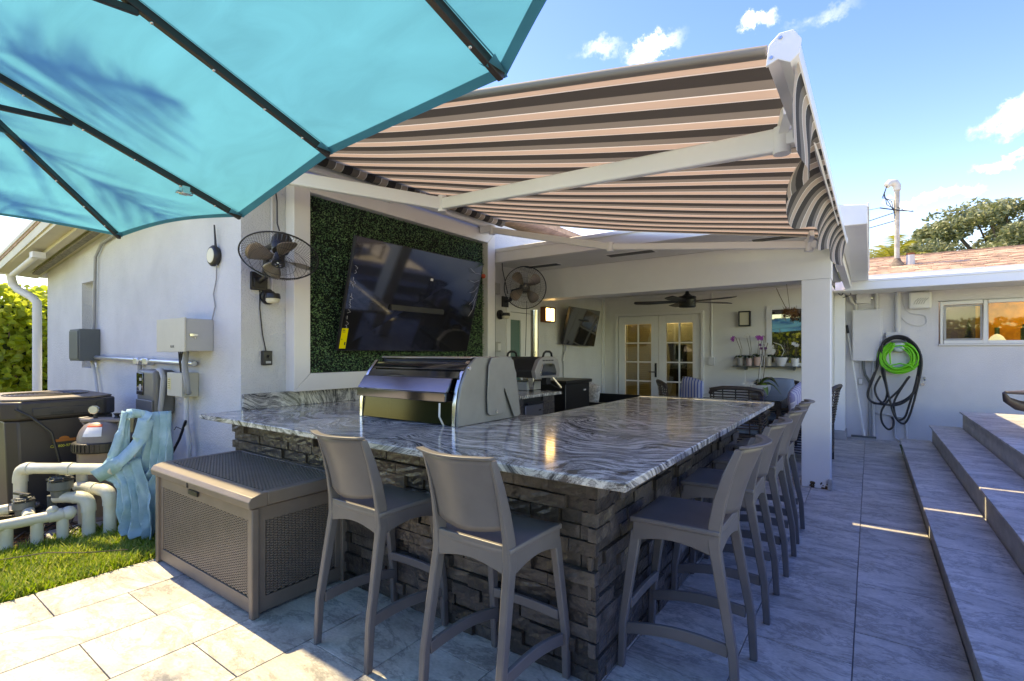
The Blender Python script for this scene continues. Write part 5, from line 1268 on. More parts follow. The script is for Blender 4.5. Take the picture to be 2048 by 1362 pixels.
cushion('cushion', 'slate blue cushion in the far wicker chair behind the orchid bowl', (-1.06,7.86,.78), .44, (PI/2-.2,0,0), m_cush)
cushion('cushion', 'lilac striped cushion leaning in the right wicker chair', (-.72,6.95,.76), .40, (PI/2,-.35,PI/2-.25), m_pstripe)
for (p, lb) in (((-1.12,6.98,.79),'dark blue cloth ball on the table edge behind the wicker back'),((-.93,7.9,.82),'navy tassel hanging at the right of the far chair')):
    mb = M().ball(p,.05,12,8,(.8,.8,1.3)); tag(build('tassel', mb, m_navy, smooth=80), lb, 'tassel')
# orchids
def orchid_leaf(mb, p, a, ln, wd, up, droop):
    p = Vector(p); d = Vector((math.cos(a),math.sin(a),0)); s_ = Vector((-d.y,d.x,0)); n = 7; vs = []
    for k in range(n+1):
        t = k/n; c = p+d*ln*t+Vector((0,0,up*math.sin(PI*t*.8)-droop*t*t)); w = wd*math.sin(PI*min(1,t*.9+.08))**.7
        vs += [c-s_*w/2+Vector((0,0,w*.2)), c, c+s_*w/2+Vector((0,0,w*.2))]
    mb.add(vs, [(k*3+j,k*3+j+1,k*3+j+4,k*3+j+3) for k in range(n) for j in (0,1)])
def flower(mb, p, s_, a):
    p = Vector(p)
    for k in range(5):
        t = a+2*PI*k/5; d = Vector((math.cos(t),-.25,math.sin(t))); e = Vector((-math.sin(t),0,math.cos(t)))
        mb.add([p, p+d*s_*.6+e*s_*.35, p+d*s_, p+d*s_*.6-e*s_*.35], [(0,1,2,3)])
    mb.ball(p+Vector((0,-.004,-.004)), s_*.22, 6, 4)
YP = 8.25; ZS = 1.153
shf = thing('plant_shelf', 'thin grey wall shelf carrying the orchid pots', 'shelf', (-1.1,8.27,1.14))
build('board', M().box(-1.71,-.50,8.17,8.339,1.137,1.151), m_dkbox, shf, bevel=.002)
for x in (-1.55,-.9): build('bracket', M().box(x,x+.02,8.22,8.338,1.09,1.136), m_dkbox, shf)
pots = [('grey',-1.622,.046,.118,'purple',.29,'dark grey pot with purple orchid, leftmost on the wall shelf'),('pink',-1.492,.046,.115,'white1',.34,'pink pot with small white orchid, second on the wall shelf'),
        ('rose',-1.378,.05,.128,'magenta',.30,'rose pot with magenta orchid, third on the wall shelf'),('cream',-1.229,.046,.138,'whiteball',.15,'tall cream pot with cluster of white orchids'),
        ('white',-1.061,.098,.128,'arch',.2,'wide white tapered bowl with an arching bare stem'),('marble',-.885,.054,.12,'green',.30,'marbled white pot with dark leaves in front of the window')]
for (mk, x, r_, h, kind_, sh_, lb) in pots:
    t = thing('potted_orchid', lb, 'potted plant', (x,YP,ZS), group='orchid pots on the wall shelf')
    taper = .45 if kind_ == 'arch' else .82
    build('pot', M().lathe([(0,0),(r_*taper,0),(r_,h),(r_*.9,h),(r_*.88,h-.01),(0,h-.012)], (x,YP,ZS), n=24), m_pot[mk], t, smooth=40)
    z1 = ZS+h
    for k in range(6 if kind_ != 'arch' else 3):
        mb = M(); orchid_leaf(mb, (x,YP,z1-.005), 2*PI*k/6+R.uniform(-.4,.4), R.uniform(.08,.13), .04, R.uniform(.03,.06), R.uniform(0,.05)); build('leaf', mb, m_ol, t, smooth=180)
    if kind_ in ('purple','white1','magenta','green'):
        tx = x+{'purple':-.06,'white1':-.04,'magenta':.03,'green':.0}[kind_]; topz = ZS+h+{'purple':.32,'white1':.36,'magenta':.31,'green':.22}[kind_]
        mb = M().tube([(x,YP,z1-.01),(x+.01,YP,z1+.12),(tx,YP-.01,topz)], .004, 5); mb.tube([(x+.02,YP,z1-.01),(x+.03,YP,z1+.14),(tx+.05,YP-.01,topz-.02)], .0035, 5); build('stem', mb, m_stem, t)
        mb = M(); fm = {'purple':m_purp,'white1':m_whp,'magenta':m_purp,'green':m_whp}[kind_]
        n = {'purple':3,'white1':3,'magenta':7,'green':4}[kind_]
        for k in range(n): flower(mb, (tx+R.uniform(-.05,.06)*(1 if kind_ != 'white1' else .4), YP-.03, topz-R.uniform(0,.05)*(1 if kind_ != 'white1' else 1.6)), .030, R.uniform(0,2))
        build('blossom', mb, fm, t)
    if kind_ == 'whiteball':
        mb = M()
        for k in range(14): flower(mb, (x+.03+R.uniform(-.055,.055), YP-.03-R.uniform(0,.03), z1+.09+R.uniform(-.08,.09)), .036, R.uniform(0,2))
        build('blossom', mb, m_whp, t)
    if kind_ == 'arch': build('stem', M().tube([(x,YP,z1-.01),(x+.04,YP,z1+.09),(x+.0,YP,z1+.18),(x-.10,YP,z1+.22)], .004, 5), m_wht, t)
bo = thing('orchid_bowl', 'large cream bowl with tall tied orchid stems on the dining table', 'potted plant', (-1.18,7.2,TZ))
B_ = Vector((-1.20,7.2,TZ+.003))
build('bowl', M().lathe([(0,0),(.06,0),(.12,.05),(.155,.13),(.16,.19),(.148,.19),(.14,.13),(0,.12)], B_, n=36), mat('cream glazed bowl', (.55,.53,.48), .3), bo, smooth=50)
build('moss', M().lathe([(.146,.16),(.08,.19),(0,.195)], B_, n=20), m_moss, bo)
for k, (a, l_, up, dr_, mm) in enumerate([(-.4,.22,.10,.0,m_ol),(.1,.26,.06,.16,m_olg),(-.9,.20,.05,.14,m_olg),(2.6,.16,.03,.10,m_ol),(.5,.24,.10,.08,m_ol),(3.3,.12,.02,.06,m_ol),(1.6,.2,.08,.06,m_ol)]):
    mb = M(); orchid_leaf(mb, B_+Vector((.02,0,.18)), a, l_, .085, up, dr_); build('leaf', mb, mm, bo, smooth=180)
for k in range(6):
    x = B_.x+.02+.012*k; mb = M().tube([(x-.04+.02*R.random(),7.2+R.uniform(-.04,.04),TZ+.19),(x+R.uniform(-.02,.02),7.2,TZ+.38),(x+.02,7.2,TZ+.56),(x+.03+R.uniform(-.04,.05),7.2,TZ+.72+R.uniform(-.05,.12))], .0045, 5); build('stem', mb, m_stem if k % 2 else m_whp, bo)
mb = M()
for k in range(3): flower(mb, B_+Vector((R.uniform(.03,.1),-.02,.62+R.uniform(0,.12))), .022, k)
build('bud', mb, m_dpur, bo)
mb = M()
for k in range(4): flower(mb, B_+Vector((-.06+R.uniform(-.07,.06),-.14,.18+R.uniform(-.03,.05))), .055, k)
build('blossom', mb, m_whp, bo)
build('plant_marker', M().beam(B_+Vector((-.14,0,.17)), B_+Vector((-.155,0,.36)), .012,.004), m_wht, bo)
ho = thing('hanging_orchid', 'brown mossy hanging basket in front of the porch window', 'hanging plant', (-.92,7.9,1.95))
mb = M(); Hc = Vector((-.905,7.9,1.90))
for k in range(160):
    a = R.uniform(0,2*PI); b_ = R.uniform(-1,1); p = Hc+Vector((.07*math.cos(a),.07*math.sin(a),.06*b_)); d = Vector((R.gauss(0,1),R.gauss(0,1),R.gauss(0,1))).normalized()*.05; mb.tube([p-d,p+d], .0025, 3)
build('roots', mb, m_moss, ho)
mb = M(); mb.tube([Hc+Vector((0,0,.03)),(-.95,7.9,2.331)], .003, 4); mb.tube([Hc+Vector((-.03,0,.03)),(-1.03,7.88,2.15),(-1.07,7.86,2.26)], .005, 5); build('stem', mb, m_stem, ho)
tag(build('string_lights', M().tube([(XW+.03,6.2,2.325),(XW+.05,8.28,2.325),(-2.9,8.29,2.315),(-2.0,8.29,2.325),(-1.2,8.29,2.312),(-.7,8.29,2.32)], .006, 5), m_wht), 'thin white cable run along the porch cornice', 'cable')
wsw = thing('wall_switch', 'white switch box with conduit right of the french doors', 'switch', (-2.05,8.33,1.2))
build('box', M().box(-2.10,-2.01,8.295,8.339,1.15,1.28), m_wht, wsw, bevel=.004)
build('conduit', M().cyl((-2.055,8.325,1.281),(-2.055,8.325,2.31),.012,n=10), m_wht, wsw, smooth=60)
tag(build('power_lead', M().tube([(-3.895,8.2,2.30),(-3.895,8.2,.1)], .01, 6), m_wht), 'white cable running down the porch corner', 'cable')

# ================================================================ STORAGE BOX
sb = thing('storage_box', 'brown resin wicker deck storage box left of the bar', 'storage box', (-3.15,1.57,0))
BX0,BX1,BY0,BY1,BZ = -3.765,-2.54,1.285,1.84,.58
ft = .05
def panel(name, axis, a0, a1, fix, z0_, z1_, nout):
    # frame of rails and a woven field of small raised pads
    t_ = .018
    def bx(a, b_, c_, d_, o0, o1):
        if axis == 'x': return (a,b_,min(fix+o0*nout,fix+o1*nout),max(fix+o0*nout,fix+o1*nout),c_,d_)
        return (min(fix+o0*nout,fix+o1*nout),max(fix+o0*nout,fix+o1*nout),a,b_,c_,d_)
    mb = M(); mb.box(*bx(a0,a1,z0_,z0_+.075,-.02,0)); mb.box(*bx(a0,a1,z1_-.07,z1_,-.02,0)); mb.box(*bx(a0,a0+.045,z0_+.075,z1_-.07,-.02,0)); mb.box(*bx(a1-.045,a1,z0_+.075,z1_-.07,-.02,0))
    p = build(name, mb, m_boxp, sb, bevel=.004)
    build('field', M().box(*bx(a0+.045,a1-.045,z0_+.075,z1_-.07,-.02,-.012)), m_boxd, p)
    mb = M(); pa, pz = (.0205,.0135); a = a0+.048; ci = 0
    while a < a1-.05:
        z = z0_+.078 + (pz/2 if ci % 2 else 0)
        while z < z1_-.08:
            q0 = bx(a+.0012,min(a+pa-.0012,a1-.045),z+.0014,z+pz-.0028,-.012,-.005); mb.box(*q0)
            z += pz
        a += pa; ci += 1
    build('weave', mb, m_boxp, p, kind='stuff')
    return p
fp = panel('front_panel','x',BX0+.02,BX1-.03,BY0+.01,.015,BZ-.02,-1)
panel('side_panel','y',BY0+.03,BY1-.02,BX1-.012,.015,BZ-.02,1)
panel('side_panel','y',BY0+.03,BY1-.02,BX0+.012,.015,BZ-.02,-1)
build('back_panel', M().box(BX0+.03,BX1-.03,BY1-.03,BY1-.01,.015,BZ-.02), m_boxp, sb)
for (x,y) in ((BX0+.012,BY0+.012),(BX1-.012,BY0+.012),(BX1-.012,BY1-.012),(BX0+.012,BY1-.012)):
    build('corner_post', M().box(x-.019,x+.019,y-.019,y+.019,.0,BZ-.018), m_boxp, sb, bevel=.006)
build('bottom', M().box(BX0+.03,BX1-.03,BY0+.03,BY1-.03,.02,.04), m_boxd, sb)
# lid with curved front lip and woven top
def lf(u, v, a): return (a, u, v)
lid = build('lid', M().prism([(BY0-.026,BZ-.012),(BY0-.030,BZ+.022),(BY0-.014,BZ+.045),(BY0+.03,BZ+.056),(BY0+.07,BZ+.058),(BY0+.07,BZ-.012)], lf, BX0-.018, BX1+.018), m_boxp, sb, bevel=.004)
mb = M(); mb.box(BX0-.018,BX0+.035,BY0+.07,BY1+.01,BZ-.01,BZ+.058); mb.box(BX1-.035,BX1+.018,BY0+.07,BY1+.01,BZ-.01,BZ+.058); mb.box(BX0+.035,BX1-.035,BY1-.04,BY1+.01,BZ-.01,BZ+.058)
build('lid_rim', mb, m_boxp, lid, bevel=.005)
build('field', M().box(BX0+.035,BX1-.035,BY0+.0701,BY1-.04,BZ+.02,BZ+.046), m_boxd, lid)
mb = M(); x = BX0+.038; ci = 0
while x < BX1-.05:
    y = BY0+.073+(.009 if ci % 2 else 0)
    while y < BY1-.055: mb.box(x+.0015,x+.019,y+.001,y+.0135,BZ+.046,BZ+.056); y += .0185
    x += .0205; ci += 1
build('weave', mb, m_boxp, lid, kind='stuff')
mb = M(); xm = (BX0+BX1)/2-.08; mb.box(xm-.06,xm+.06,BY0-.003,BY0+.006,BZ-.062,BZ-.036)
build('handle_slot', mb, m_black, sb); build('latch', M().box(xm-.008,xm+.008,BY0-.032,BY0-.022,BZ-.01,BZ+.018), m_boxd, sb)

# ================================================================ POOL EQUIPMENT
hp = thing('heat_pump', 'big dark brown pool heat pump against the house wall', 'heat pump', (-6.1,1.2,0))
mb = M().box(-6.75,-5.52,.85,1.62,-.035,.03); build('pad', mb, m_riser, hp, bevel=.01)
def oct_(x0,x1,y0,y1,c_): return [(x0+c_,y0),(x1-c_,y0),(x1,y0+c_),(x1,y1-c_),(x1-c_,y1),(x0+c_,y1),(x0,y1-c_),(x0,y0+c_)]
mb = M(); b8 = oct_(-6.60,-5.60,.90,1.56,.07); n0 = [(x,y,.03) for x,y in b8]; t8 = oct_(-6.66,-5.58,.87,1.58,.07)
mb.add(n0+[(x,y,.80) for x,y in t8], [(k,(k+1)%8,8+(k+1)%8,8+k) for k in range(8)]+[tuple(range(8))[::-1],tuple(range(8,16))]); build('body', mb, m_heat, hp, bevel=.012)
mb = M().prism(oct_(-6.70,-5.555,.84,1.60,.10), lambda u,v,a:(u,v,a), .803, .955); build('upper_shroud', mb, m_heat, hp, bevel=.02, seg=3)
mb = M().prism(oct_(-6.68,-5.575,.86,1.58,.10), lambda u,v,a:(u,v,a), .957, .975); tp = build('top_cover', mb, mat('weathered pale brown top', (.20,.165,.14), .55, var=.35, vscale=9), hp, bevel=.006)
mb = M()
for r_ in [.05+.03*k for k in range(9)]: mb.tube([(-6.12+r_*math.cos(a*PI/16),1.22+r_*math.sin(a*PI/16),.979) for a in range(32)], .004, 4, closed=True)
build('fan_grille', mb, m_heat, tp)
mb = M(); mb.box(-5.560,-5.548,1.02,1.40,.83,.90); pnl = build('control_panel', mb, m_heat, hp, bevel=.006)
build('display', M().box(-5.547,-5.544,1.13,1.28,.835,.862), m_black, pnl)
build('knob', M().cyl((-5.556,1.45,.90),(-5.535,1.45,.90),.02,n=14), m_black, hp, smooth=40)
mb = M()
for k in range(3): mb.tube([(-5.588,1.50-.02*k,.78),(-5.59,1.42-.03*k,.5),(-5.60,1.38-.03*k,.1)], .008, 6)
build('moulded_groove', mb, m_heat, hp)
xk = -5.583
mb = M().box(xk+.003,xk+.005,1.15,1.30,.600,.622); mb.prism([(.035*math.cos(a*PI/8),.022*math.sin(a*PI/8)) for a in range(9)], lambda u,v,a:(a,1.225+u,.623+v), xk+.003, xk+.005)
build('logo', mb, mat('orange brown logo', (.50,.16,.03), .5), hp); build('white_label', M().box(xk+.003,xk+.005,1.335,1.365,.605,.632), m_wht, hp)
text('lettering', 'Call 800-979-2500', .030, mat('yellow print', (.75,.72,.10), .5), hp, (xk+.004,1.135,.555), (0,1,0), (.02,0,1), .92)
tag(build('black_cable', M().tube([(-5.555,.92,.90),(-5.50,1.0,.84),(-5.46,1.12,.70),(-5.45,1.17,.45),(-5.46,1.18,.1)], .011, 8), m_black, smooth=60), 'thick black cable drooping across the heat pump', 'cable')
# cartridge filter
FC = Vector((-5.17,1.396,0)); fl = thing('pool_filter', 'tan cartridge pool filter with grey dome and pressure gauge', 'pool filter', FC)
build('tank', M().lathe([(0,.0),(.19,.0),(.19,.02),(.165,.04),(.168,.56),(.17,.60),(0,.60)], FC, n=40), m_filter, fl, smooth=40)
mb = M().lathe([(.19,.575),(.195,.585),(.195,.655),(.185,.66),(.17,.66),(.17,.575)], FC, n=40)
for k in range(40): a = 2*PI*k/40; mb.ob(FC+Vector((.197*math.cos(a),.197*math.sin(a),.62)), (.008,.014,.06), rotz(a))
build('clamp_ring', mb, m_black, fl)
build('dome', M().lathe([(.17,.66),(.168,.70),(.155,.75),(.125,.80),(.085,.825),(0,.83)], FC, n=40), m_filtertop, fl, smooth=60)
dirv = Vector((.81,.58,0))
for sg in (-1,1):
    b0 = FC+dirv*sg*.10+Vector((0,0,.80)); mb = M().hexa([b0+Vector((-.02,-.04,-.04)),b0+Vector((.02,-.04,-.04)),b0+Vector((.02,.04,-.04)),b0+Vector((-.02,.04,-.04))],[b0+dirv*sg*.07+Vector((-.015,-.03,.055)),b0+dirv*sg*.07+Vector((.015,-.03,.055)),b0+dirv*sg*.07+Vector((.015,.03,.06)),b0+dirv*sg*.07+Vector((-.015,.03,.06))]); build('lug', mb, m_filtertop, fl, bevel=.005)
build('top_plate', M().beam(FC-dirv*.15+Vector((0,0,.835)), FC+dirv*.16+Vector((0,0,.835)), .12, .03), m_filtertop, fl, bevel=.008)
ga = build('pressure_gauge', M().lathe([(0,-.012),(.034,-.012),(.036,.01),(0,.012)], FC-dirv*.05+Vector((0,-.03,.925)), (.75,-.65,.05), 24), m_steel, fl, smooth=40)
build('dial', M().lathe([(0,.0125),(.030,.0125),(.03,.0135),(0,.0137)], FC-dirv*.05+Vector((0,-.03,.925)), (.75,-.65,.05), 24), mat('cream dial', (.65,.62,.42), .5), ga)
build('gauge_stem', M().cyl(FC-dirv*.05+Vector((0,-.02,.845)),FC-dirv*.05+Vector((0,-.02,.90)),.014,n=10), m_black, fl)
build('relief_knob', M().lathe([(.0,.0),(.02,0),(.014,.02),(.024,.04),(.0,.045)], FC+dirv*.09+Vector((0,0,.85)), n=12), m_black, fl, smooth=40)
# sticker lying on the dome towards the viewer
fd_ = Vector((.92,-.39,0)).normalized(); sx_ = Vector((-fd_.y,fd_.x,0)); 
def dome_pt(a, h): 
    pr = [(.62,.172),(.66,.1715),(.70,.170),(.75,.157),(.80,.127),(.825,.088)]
    for (z0_,r0),(z1_,r1) in zip(pr,pr[1:]):
        if z0_ <= h <= z1_: r = r0+(r1-r0)*(h-z0_)/(z1_-z0_); break
    d = (fd_*math.cos(a)+sx_*math.sin(a)); return FC+d*(r+.003)+Vector((0,0,h))
mb = M().grid(lambda u,v: dome_pt(-.75+.75*u, .715+.075*v), 6, 3); sk = build('warning_label', mb, m_wht, fl, solid=.001)
mb = M().grid(lambda u,v: dome_pt(-.78+.78*u, .79+.022*v), 6, 2); build('warning_band', mb, m_red, fl, solid=.001)
fl.scale = (1.08,1.08,.955)
# pvc pipe runs
def pvc(name, label, pts, r, fittings=(), loc=None, group='white pool pipes'):
    t = thing(name, label, 'pipe', loc or pts[0], group=group)
    P = [Vector(p) for p in pts]; sm = [P[0]]
    for k in range(1,len(P)-1):
        a = P[k]+(P[k-1]-P[k]).normalized()*r*1.7; b_ = P[k]+(P[k+1]-P[k]).normalized()*r*1.7
        c_ = (a+b_)/2; c2 = c_.lerp(P[k],.45); sm += [a, a.lerp(c2,.55).lerp(P[k],.12), c2, b_.lerp(c2,.55).lerp(P[k],.12), b_]
    sm.append(P[-1]); build('pipe', M().tube(sm, r, 16), m_pvc, t, smooth=60)
    for k in range(1,len(P)-1):
        a = P[k]+(P[k-1]-P[k]).normalized()*r*2.6; b_ = P[k]+(P[k+1]-P[k]).normalized()*r*2.6
        i0 = 1+(k-1)*5; seg_ = [a]+sm[i0:i0+5]+[b_]; build('elbow', M().tube(seg_, r*1.14, 16), m_pvc, t, smooth=60)
    for (p, d) in fittings:
        p = Vector(p); d = Vector(d).normalized(); build('coupling', M().cyl(p-d*r*1.2,p+d*r*1.2,r*1.16,n=16), m_pvc, t, smooth=50)
    return t
def valve(label, p, s_=1.0):
    p = Vector(p); t = thing('diverter_valve', label, 'valve', p, group='black diverter valves on the pool pipes'); 
    build('valve_body', M().lathe([(0,-.07*s_),(.045*s_,-.07*s_),(.05*s_,-.03*s_),(.065*s_,-.02*s_),(.065*s_,.03*s_),(.045*s_,.035*s_),(.045*s_,.06*s_),(0,.065*s_)], p, n=18), m_dkbox, t, smooth=40)
    mb = M(); mb.box(p.x-.06*s_,p.x+.06*s_,p.y-.06*s_,p.y+.06*s_,p.z+.035*s_,p.z+.05*s_); build('cover', mb, m_black, t, bevel=.004)
    mb = M(); mb.beam(p+Vector((-.10*s_,-.03*s_,.085*s_)), p+Vector((.07*s_,.02*s_,.085*s_)), .025*s_, .02*s_); mb.cyl(p+Vector((0,0,.06*s_)),p+Vector((0,0,.09*s_)),.022*s_); build('handle', mb, m_black, t, bevel=.003)
    for k in range(8): a = 2*PI*k/8; build('bolt', M().cyl(p+Vector((.055*s_*math.cos(a),.055*s_*math.sin(a),.03*s_)), p+Vector((.055*s_*math.cos(a),.055*s_*math.sin(a),.058*s_)), .005*s_, n=6), m_steel, t)
# upper run: from pump up and across to the filter
pvc('pvc_pipe', 'long white pipe crossing in front of the heat pump into the filter', [(-5.20,.89,.19),(-5.20,.89,.485),(-4.42,1.25,.515)], .040, [((-4.80,1.075,.501),(.78,.36,.03))])
pvc('pvc_pipe', 'tall white elbow pipe entering the ground farthest right by the blue cloth', [(-5.0,1.18,.315),(-4.64,1.28,.317),(-4.64,1.28,-.03)], .040, [((-4.84,1.225,.316),(.36,.1,0))])
pvc('pvc_pipe', 'white elbow pipe entering the ground between the manifold and the farthest pipe', [(-4.90,1.03,.283),(-4.70,1.17,.285),(-4.70,1.17,-.03)], .040)
mf = thing('pipe_manifold', 'low sunlit white pipe manifold on three stub legs at the grass edge', 'pipe', (-4.76,.8,0))
build('header', M().tube([(-4.80,.30,.180),(-4.775,.75,.183),(-4.745,1.06,.188)], .038, 16), m_pvc, mf, smooth=60)
for (x,y) in ((-4.79,.45),(-4.779,.749),(-4.765,.90),(-4.748,1.034)): build('leg', M().cyl((x,y,-.03),(x,y,.16),.035,n=16), m_pvc, mf, smooth=60)
build('end_cap', M().ball((-4.745,1.065,.188),.049,16,10), m_pvc, mf, smooth=80)
build('elbow_top', M().ball((-4.752,.98,.225),.035,14,8), m_pvc, mf, smooth=80); build('joint_ring', M().cyl((-4.752,.96,.187),(-4.747,1.03,.188),.044,n=16), m_pvc, mf, smooth=60)
build('rear_stub', M().cyl((-4.78,.86,.2),(-4.90,.88,.22),.036,n=14), m_pvc, mf, smooth=60)
pvc('pvc_pipe', 'short white pipe behind the manifold at the left edge', [(-5.15,.30,.20),(-5.03,.80,.23)], .038)
pvc('pvc_pipe', 'white pipe dropping behind the valve beside the filter', [(-5.02,1.22,.02),(-4.99,1.2,.42)], .036)
valve('black diverter valve with handle left of the filter', (-4.88,1.05,.37), 1.15)
valve('black diverter valve behind the low manifold', (-4.93,.86,.26), .95)
pmp = thing('pool_pump', 'black pool pump with clear lid under the white pipe', 'pump', (-5.2,.88,0))
build('strainer', M().lathe([(0,0),(.11,0),(.12,.10),(.14,.12),(.14,.15),(.10,.16),(0,.165)], (-5.20,.88,.02), n=28), m_black, pmp, smooth=40)
build('strainer_lid', M().lathe([(.12,.166),(.12,.18),(.07,.20),(0,.205)], (-5.20,.88,.02), n=28), mat('smoky lid', (.18,.17,.15), .15), pmp, smooth=50)
build('motor', M().cyl((-5.30,.80,.11),(-5.50,.70,.11),.085,n=20), m_black, pmp, smooth=40)
build('spigot', M().tube([(-5.12,.98,.12),(-5.06,1.04,.15),(-5.06,1.04,.27)], .03, 10), m_dkbox, pmp, smooth=50)
mb = M()
for k in range(16): 
    a = R.uniform(0,6.28); p = Vector((-4.95+R.uniform(-.1,.15),1.02+R.uniform(-.1,.12),.0)); mb.tube([p, p+Vector((.1*math.cos(a),.08*math.sin(a),.05+R.random()*.05)), p+Vector((.2*math.cos(a+.4),.14*math.sin(a+.4),.02)), p+Vector((.28*math.cos(a+1),.2*math.sin(a+1),.0))], .005, 5)
tag(build('cable_tangle', mb, m_black), 'tangle of thin black cables on the ground by the pump', 'cable')
tag(build('paving_slab', M().box(-5.05,-4.80,.98,1.34,-.03,.01), m_riser, bevel=.008), 'weathered concrete slab under the pool pipes', 'slab')
# dark pedestal with pool cover cloth hung over it
ps = thing('control_pedestal', 'black topped post carrying the pale blue cloth', 'post', (-4.40,1.40,0))
build('post', M().box(-4.44,-4.38,1.37,1.43,-.03,.80), m_greybox, ps, bevel=.004)
build('cap', M().hexa([(-4.48,1.34,.76),(-4.34,1.34,.76),(-4.34,1.45,.76),(-4.48,1.45,.76)],[(-4.46,1.35,.895),(-4.35,1.35,.895),(-4.35,1.44,.895),(-4.46,1.44,.895)]), m_black, ps, bevel=.012, seg=3)
bg_ = thing('pool_cloth', 'crumpled pale blue vinyl cloth with straps hanging beside the filter', 'cloth', (-4.5,1.45,0))
def sheet(nm, top_, bot, depth, folds, sd, nu=40, nv=40, hem=.02):
    rs = random.Random(sd); ph = [rs.uniform(0,6.28) for _ in range(6)]
    def f_(u, v):
        a = Vector(top_[0]).lerp(Vector(top_[1]), u); b_ = Vector(bot[0]).lerp(Vector(bot[1]), u); p = a.lerp(b_, v)
        w_ = .25+.75*v
        off = depth*w_*(math.sin(u*folds*6.28+ph[0]+v*1.8)*.6+math.sin(u*folds*13+ph[1]-v*3)*.25+.35*noise.noise(Vector((u*5+ph[2],v*5,sd))))
        off2 = depth*.8*noise.noise(Vector((u*3,v*4+ph[3],sd+5)))
        return p+Vector((.35*off+off2*.6, -off*.9, hem*math.sin(u*folds*6.28+ph[4])*v))
    return build(nm, M().grid(f_, nu, nv), m_bag, bg_, smooth=180)
rt_ = Vector((.812,.583,0)); nr_ = Vector((.583,-.812,0)); CC = Vector((-4.36,1.385,0))
def cp(s_, z, d=0): return CC+rt_*s_+nr_*d+Vector((0,0,z))
def drape(left, right, amp, nf, sd, base=0, nu=46, nv=46):
    # left/right: lists of (s, z) from top to bottom
    def at(P, v):
        k = min(int(v*(len(P)-1)), len(P)-2); f = v*(len(P)-1)-k; return (P[k][0]*(1-f)+P[k+1][0]*f, P[k][1]*(1-f)+P[k+1][1]*f)
    def f_(u, v):
        a = at(left, v); b_ = at(right, v); s_ = a[0]+(b_[0]-a[0])*u; z = a[1]+(b_[1]-a[1])*u
        q = u*nf+.7*noise.noise(Vector((u*2,v*2.2,sd)))+v*.5
        fold = abs((q % 1)-.5)*2; fold = fold**.9
        crease = .30*abs(noise.noise(Vector((u*4+3,v*4,sd+2))))+.07*noise.noise(Vector((u*9,v*8,sd+4)))
        return cp(s_+.012*noise.noise(Vector((u*6,v*6,sd+8))), z+.02*noise.noise(Vector((u*4,v*3,sd+9)))*v, base+amp*(fold*(.35+.65*v)+crease))
    build('drape', M().grid(f_, 44, 34), m_bag, bg_, smooth=30, solid=.002)
drape([(.00,.915),(.01,.70),(-.04,.50),(-.10,.42),(-.10,.22),(-.09,.05)], [(.235,.93),(.245,.72),(.25,.50),(.25,.35),(.24,.20),(.22,.03)], .085, 4.3, 1)
drape([(-.08,.86),(-.13,.68),(-.20,.52),(-.25,.45),(-.16,.38)], [(-.055,.88),(-.05,.66),(.0,.52),(.06,.42),(.10,.34)], .05, 2.2, 7, .02)
drape([(-.24,.47),(-.12,.40),(-.11,.25),(-.10,.12),(-.07,.05)], [(.04,.60),(.10,.42),(.14,.28),(.17,.14),(.17,.02)], .085, 3.6, 12, .05)
def strap(pts, w_, sd):
    P = [Vector(p) for p in pts]; mb = M(); n = 16; vs = []
    def cr(t):
        k = min(int(t*(len(P)-1)), len(P)-2); f = t*(len(P)-1)-k; p0 = P[max(k-1,0)]; p1 = P[k]; p2 = P[k+1]; p3 = P[min(k+2,len(P)-1)]
        return .5*((2*p1)+(-p0+p2)*f+(2*p0-5*p1+4*p2-p3)*f*f+(-p0+3*p1-3*p2+p3)*f**3)
    for k in range(n+1):
        p = cr(k/n); q_ = cr(min(1,k/n+.01))-cr(max(0,k/n-.01)); d = q_.normalized(); s_ = d.cross(nr_).normalized()
        s_ = (s_+nr_*.35*(1 if (k//6)%2 else -1)).normalized(); vs += [p-s_*w_/2, p+nr_*.004*math.sin(k*.9), p+s_*w_/2]
    mb.add(vs, [(k*3+j,k*3+j+1,k*3+j+4,k*3+j+3) for k in range(n) for j in (0,1)]); build('strap', mb, m_bag, bg_, smooth=15, solid=.002)
strap([cp(-.25,.465,.10),cp(-.13,.53,.11),cp(-.01,.63,.11),cp(.07,.74,.10),cp(.10,.88,.08)], .10, 0)
strap([cp(.13,.885,.075),cp(.03,.915,.06),cp(-.07,.91,.05)], .07, 1)
strap([cp(-.075,.93,.055),cp(-.10,.78,.06),cp(-.14,.62,.08),cp(-.22,.50,.09)], .06, 2)


# ================================================================ ELECTRICAL ON THE FACADE
yf = YF-.001
pn = thing('disconnect_box', 'dark grey disconnect box below the narrow window', 'electrical box', (-7.45,yf-.1,1.26))
build('case', M().box(-7.52,-7.16,yf-.19,yf,1.26,1.62), m_dkbox, pn, bevel=.006)
build('door', M().box(-7.50,-7.18,yf-.20,yf-.191,1.28,1.60), m_dkbox, pn, bevel=.004)
tag(build('conduit', M().tube([(-7.28,yf-.03,1.62),(-7.22,yf-.03,2.45),(-7.0,yf-.03,2.58),(-6.6,yf-.03,2.62)], .016, 8), m_pvcg, smooth=60), 'grey conduit climbing from the dark box to the soffit', 'conduit')
tag(build('conduit', M().tube([(-7.3,yf-.04,1.26),(-7.2,yf-.04,1.1),(-7.12,yf-.04,.9),(-7.12,yf-.04,.3)], .018, 8), m_paintpipe, smooth=60), 'pale conduit dropping from the dark box behind the heat pump', 'conduit')
hc = thing('conduit', 'horizontal galvanised conduit across the facade with two fittings', 'conduit', (-6,yf,1.28))
build('pipe', M().cyl((-7.16,yf-.04,1.300),(-4.62,yf-.04,1.262),.022,n=12), m_emt, hc, smooth=60)
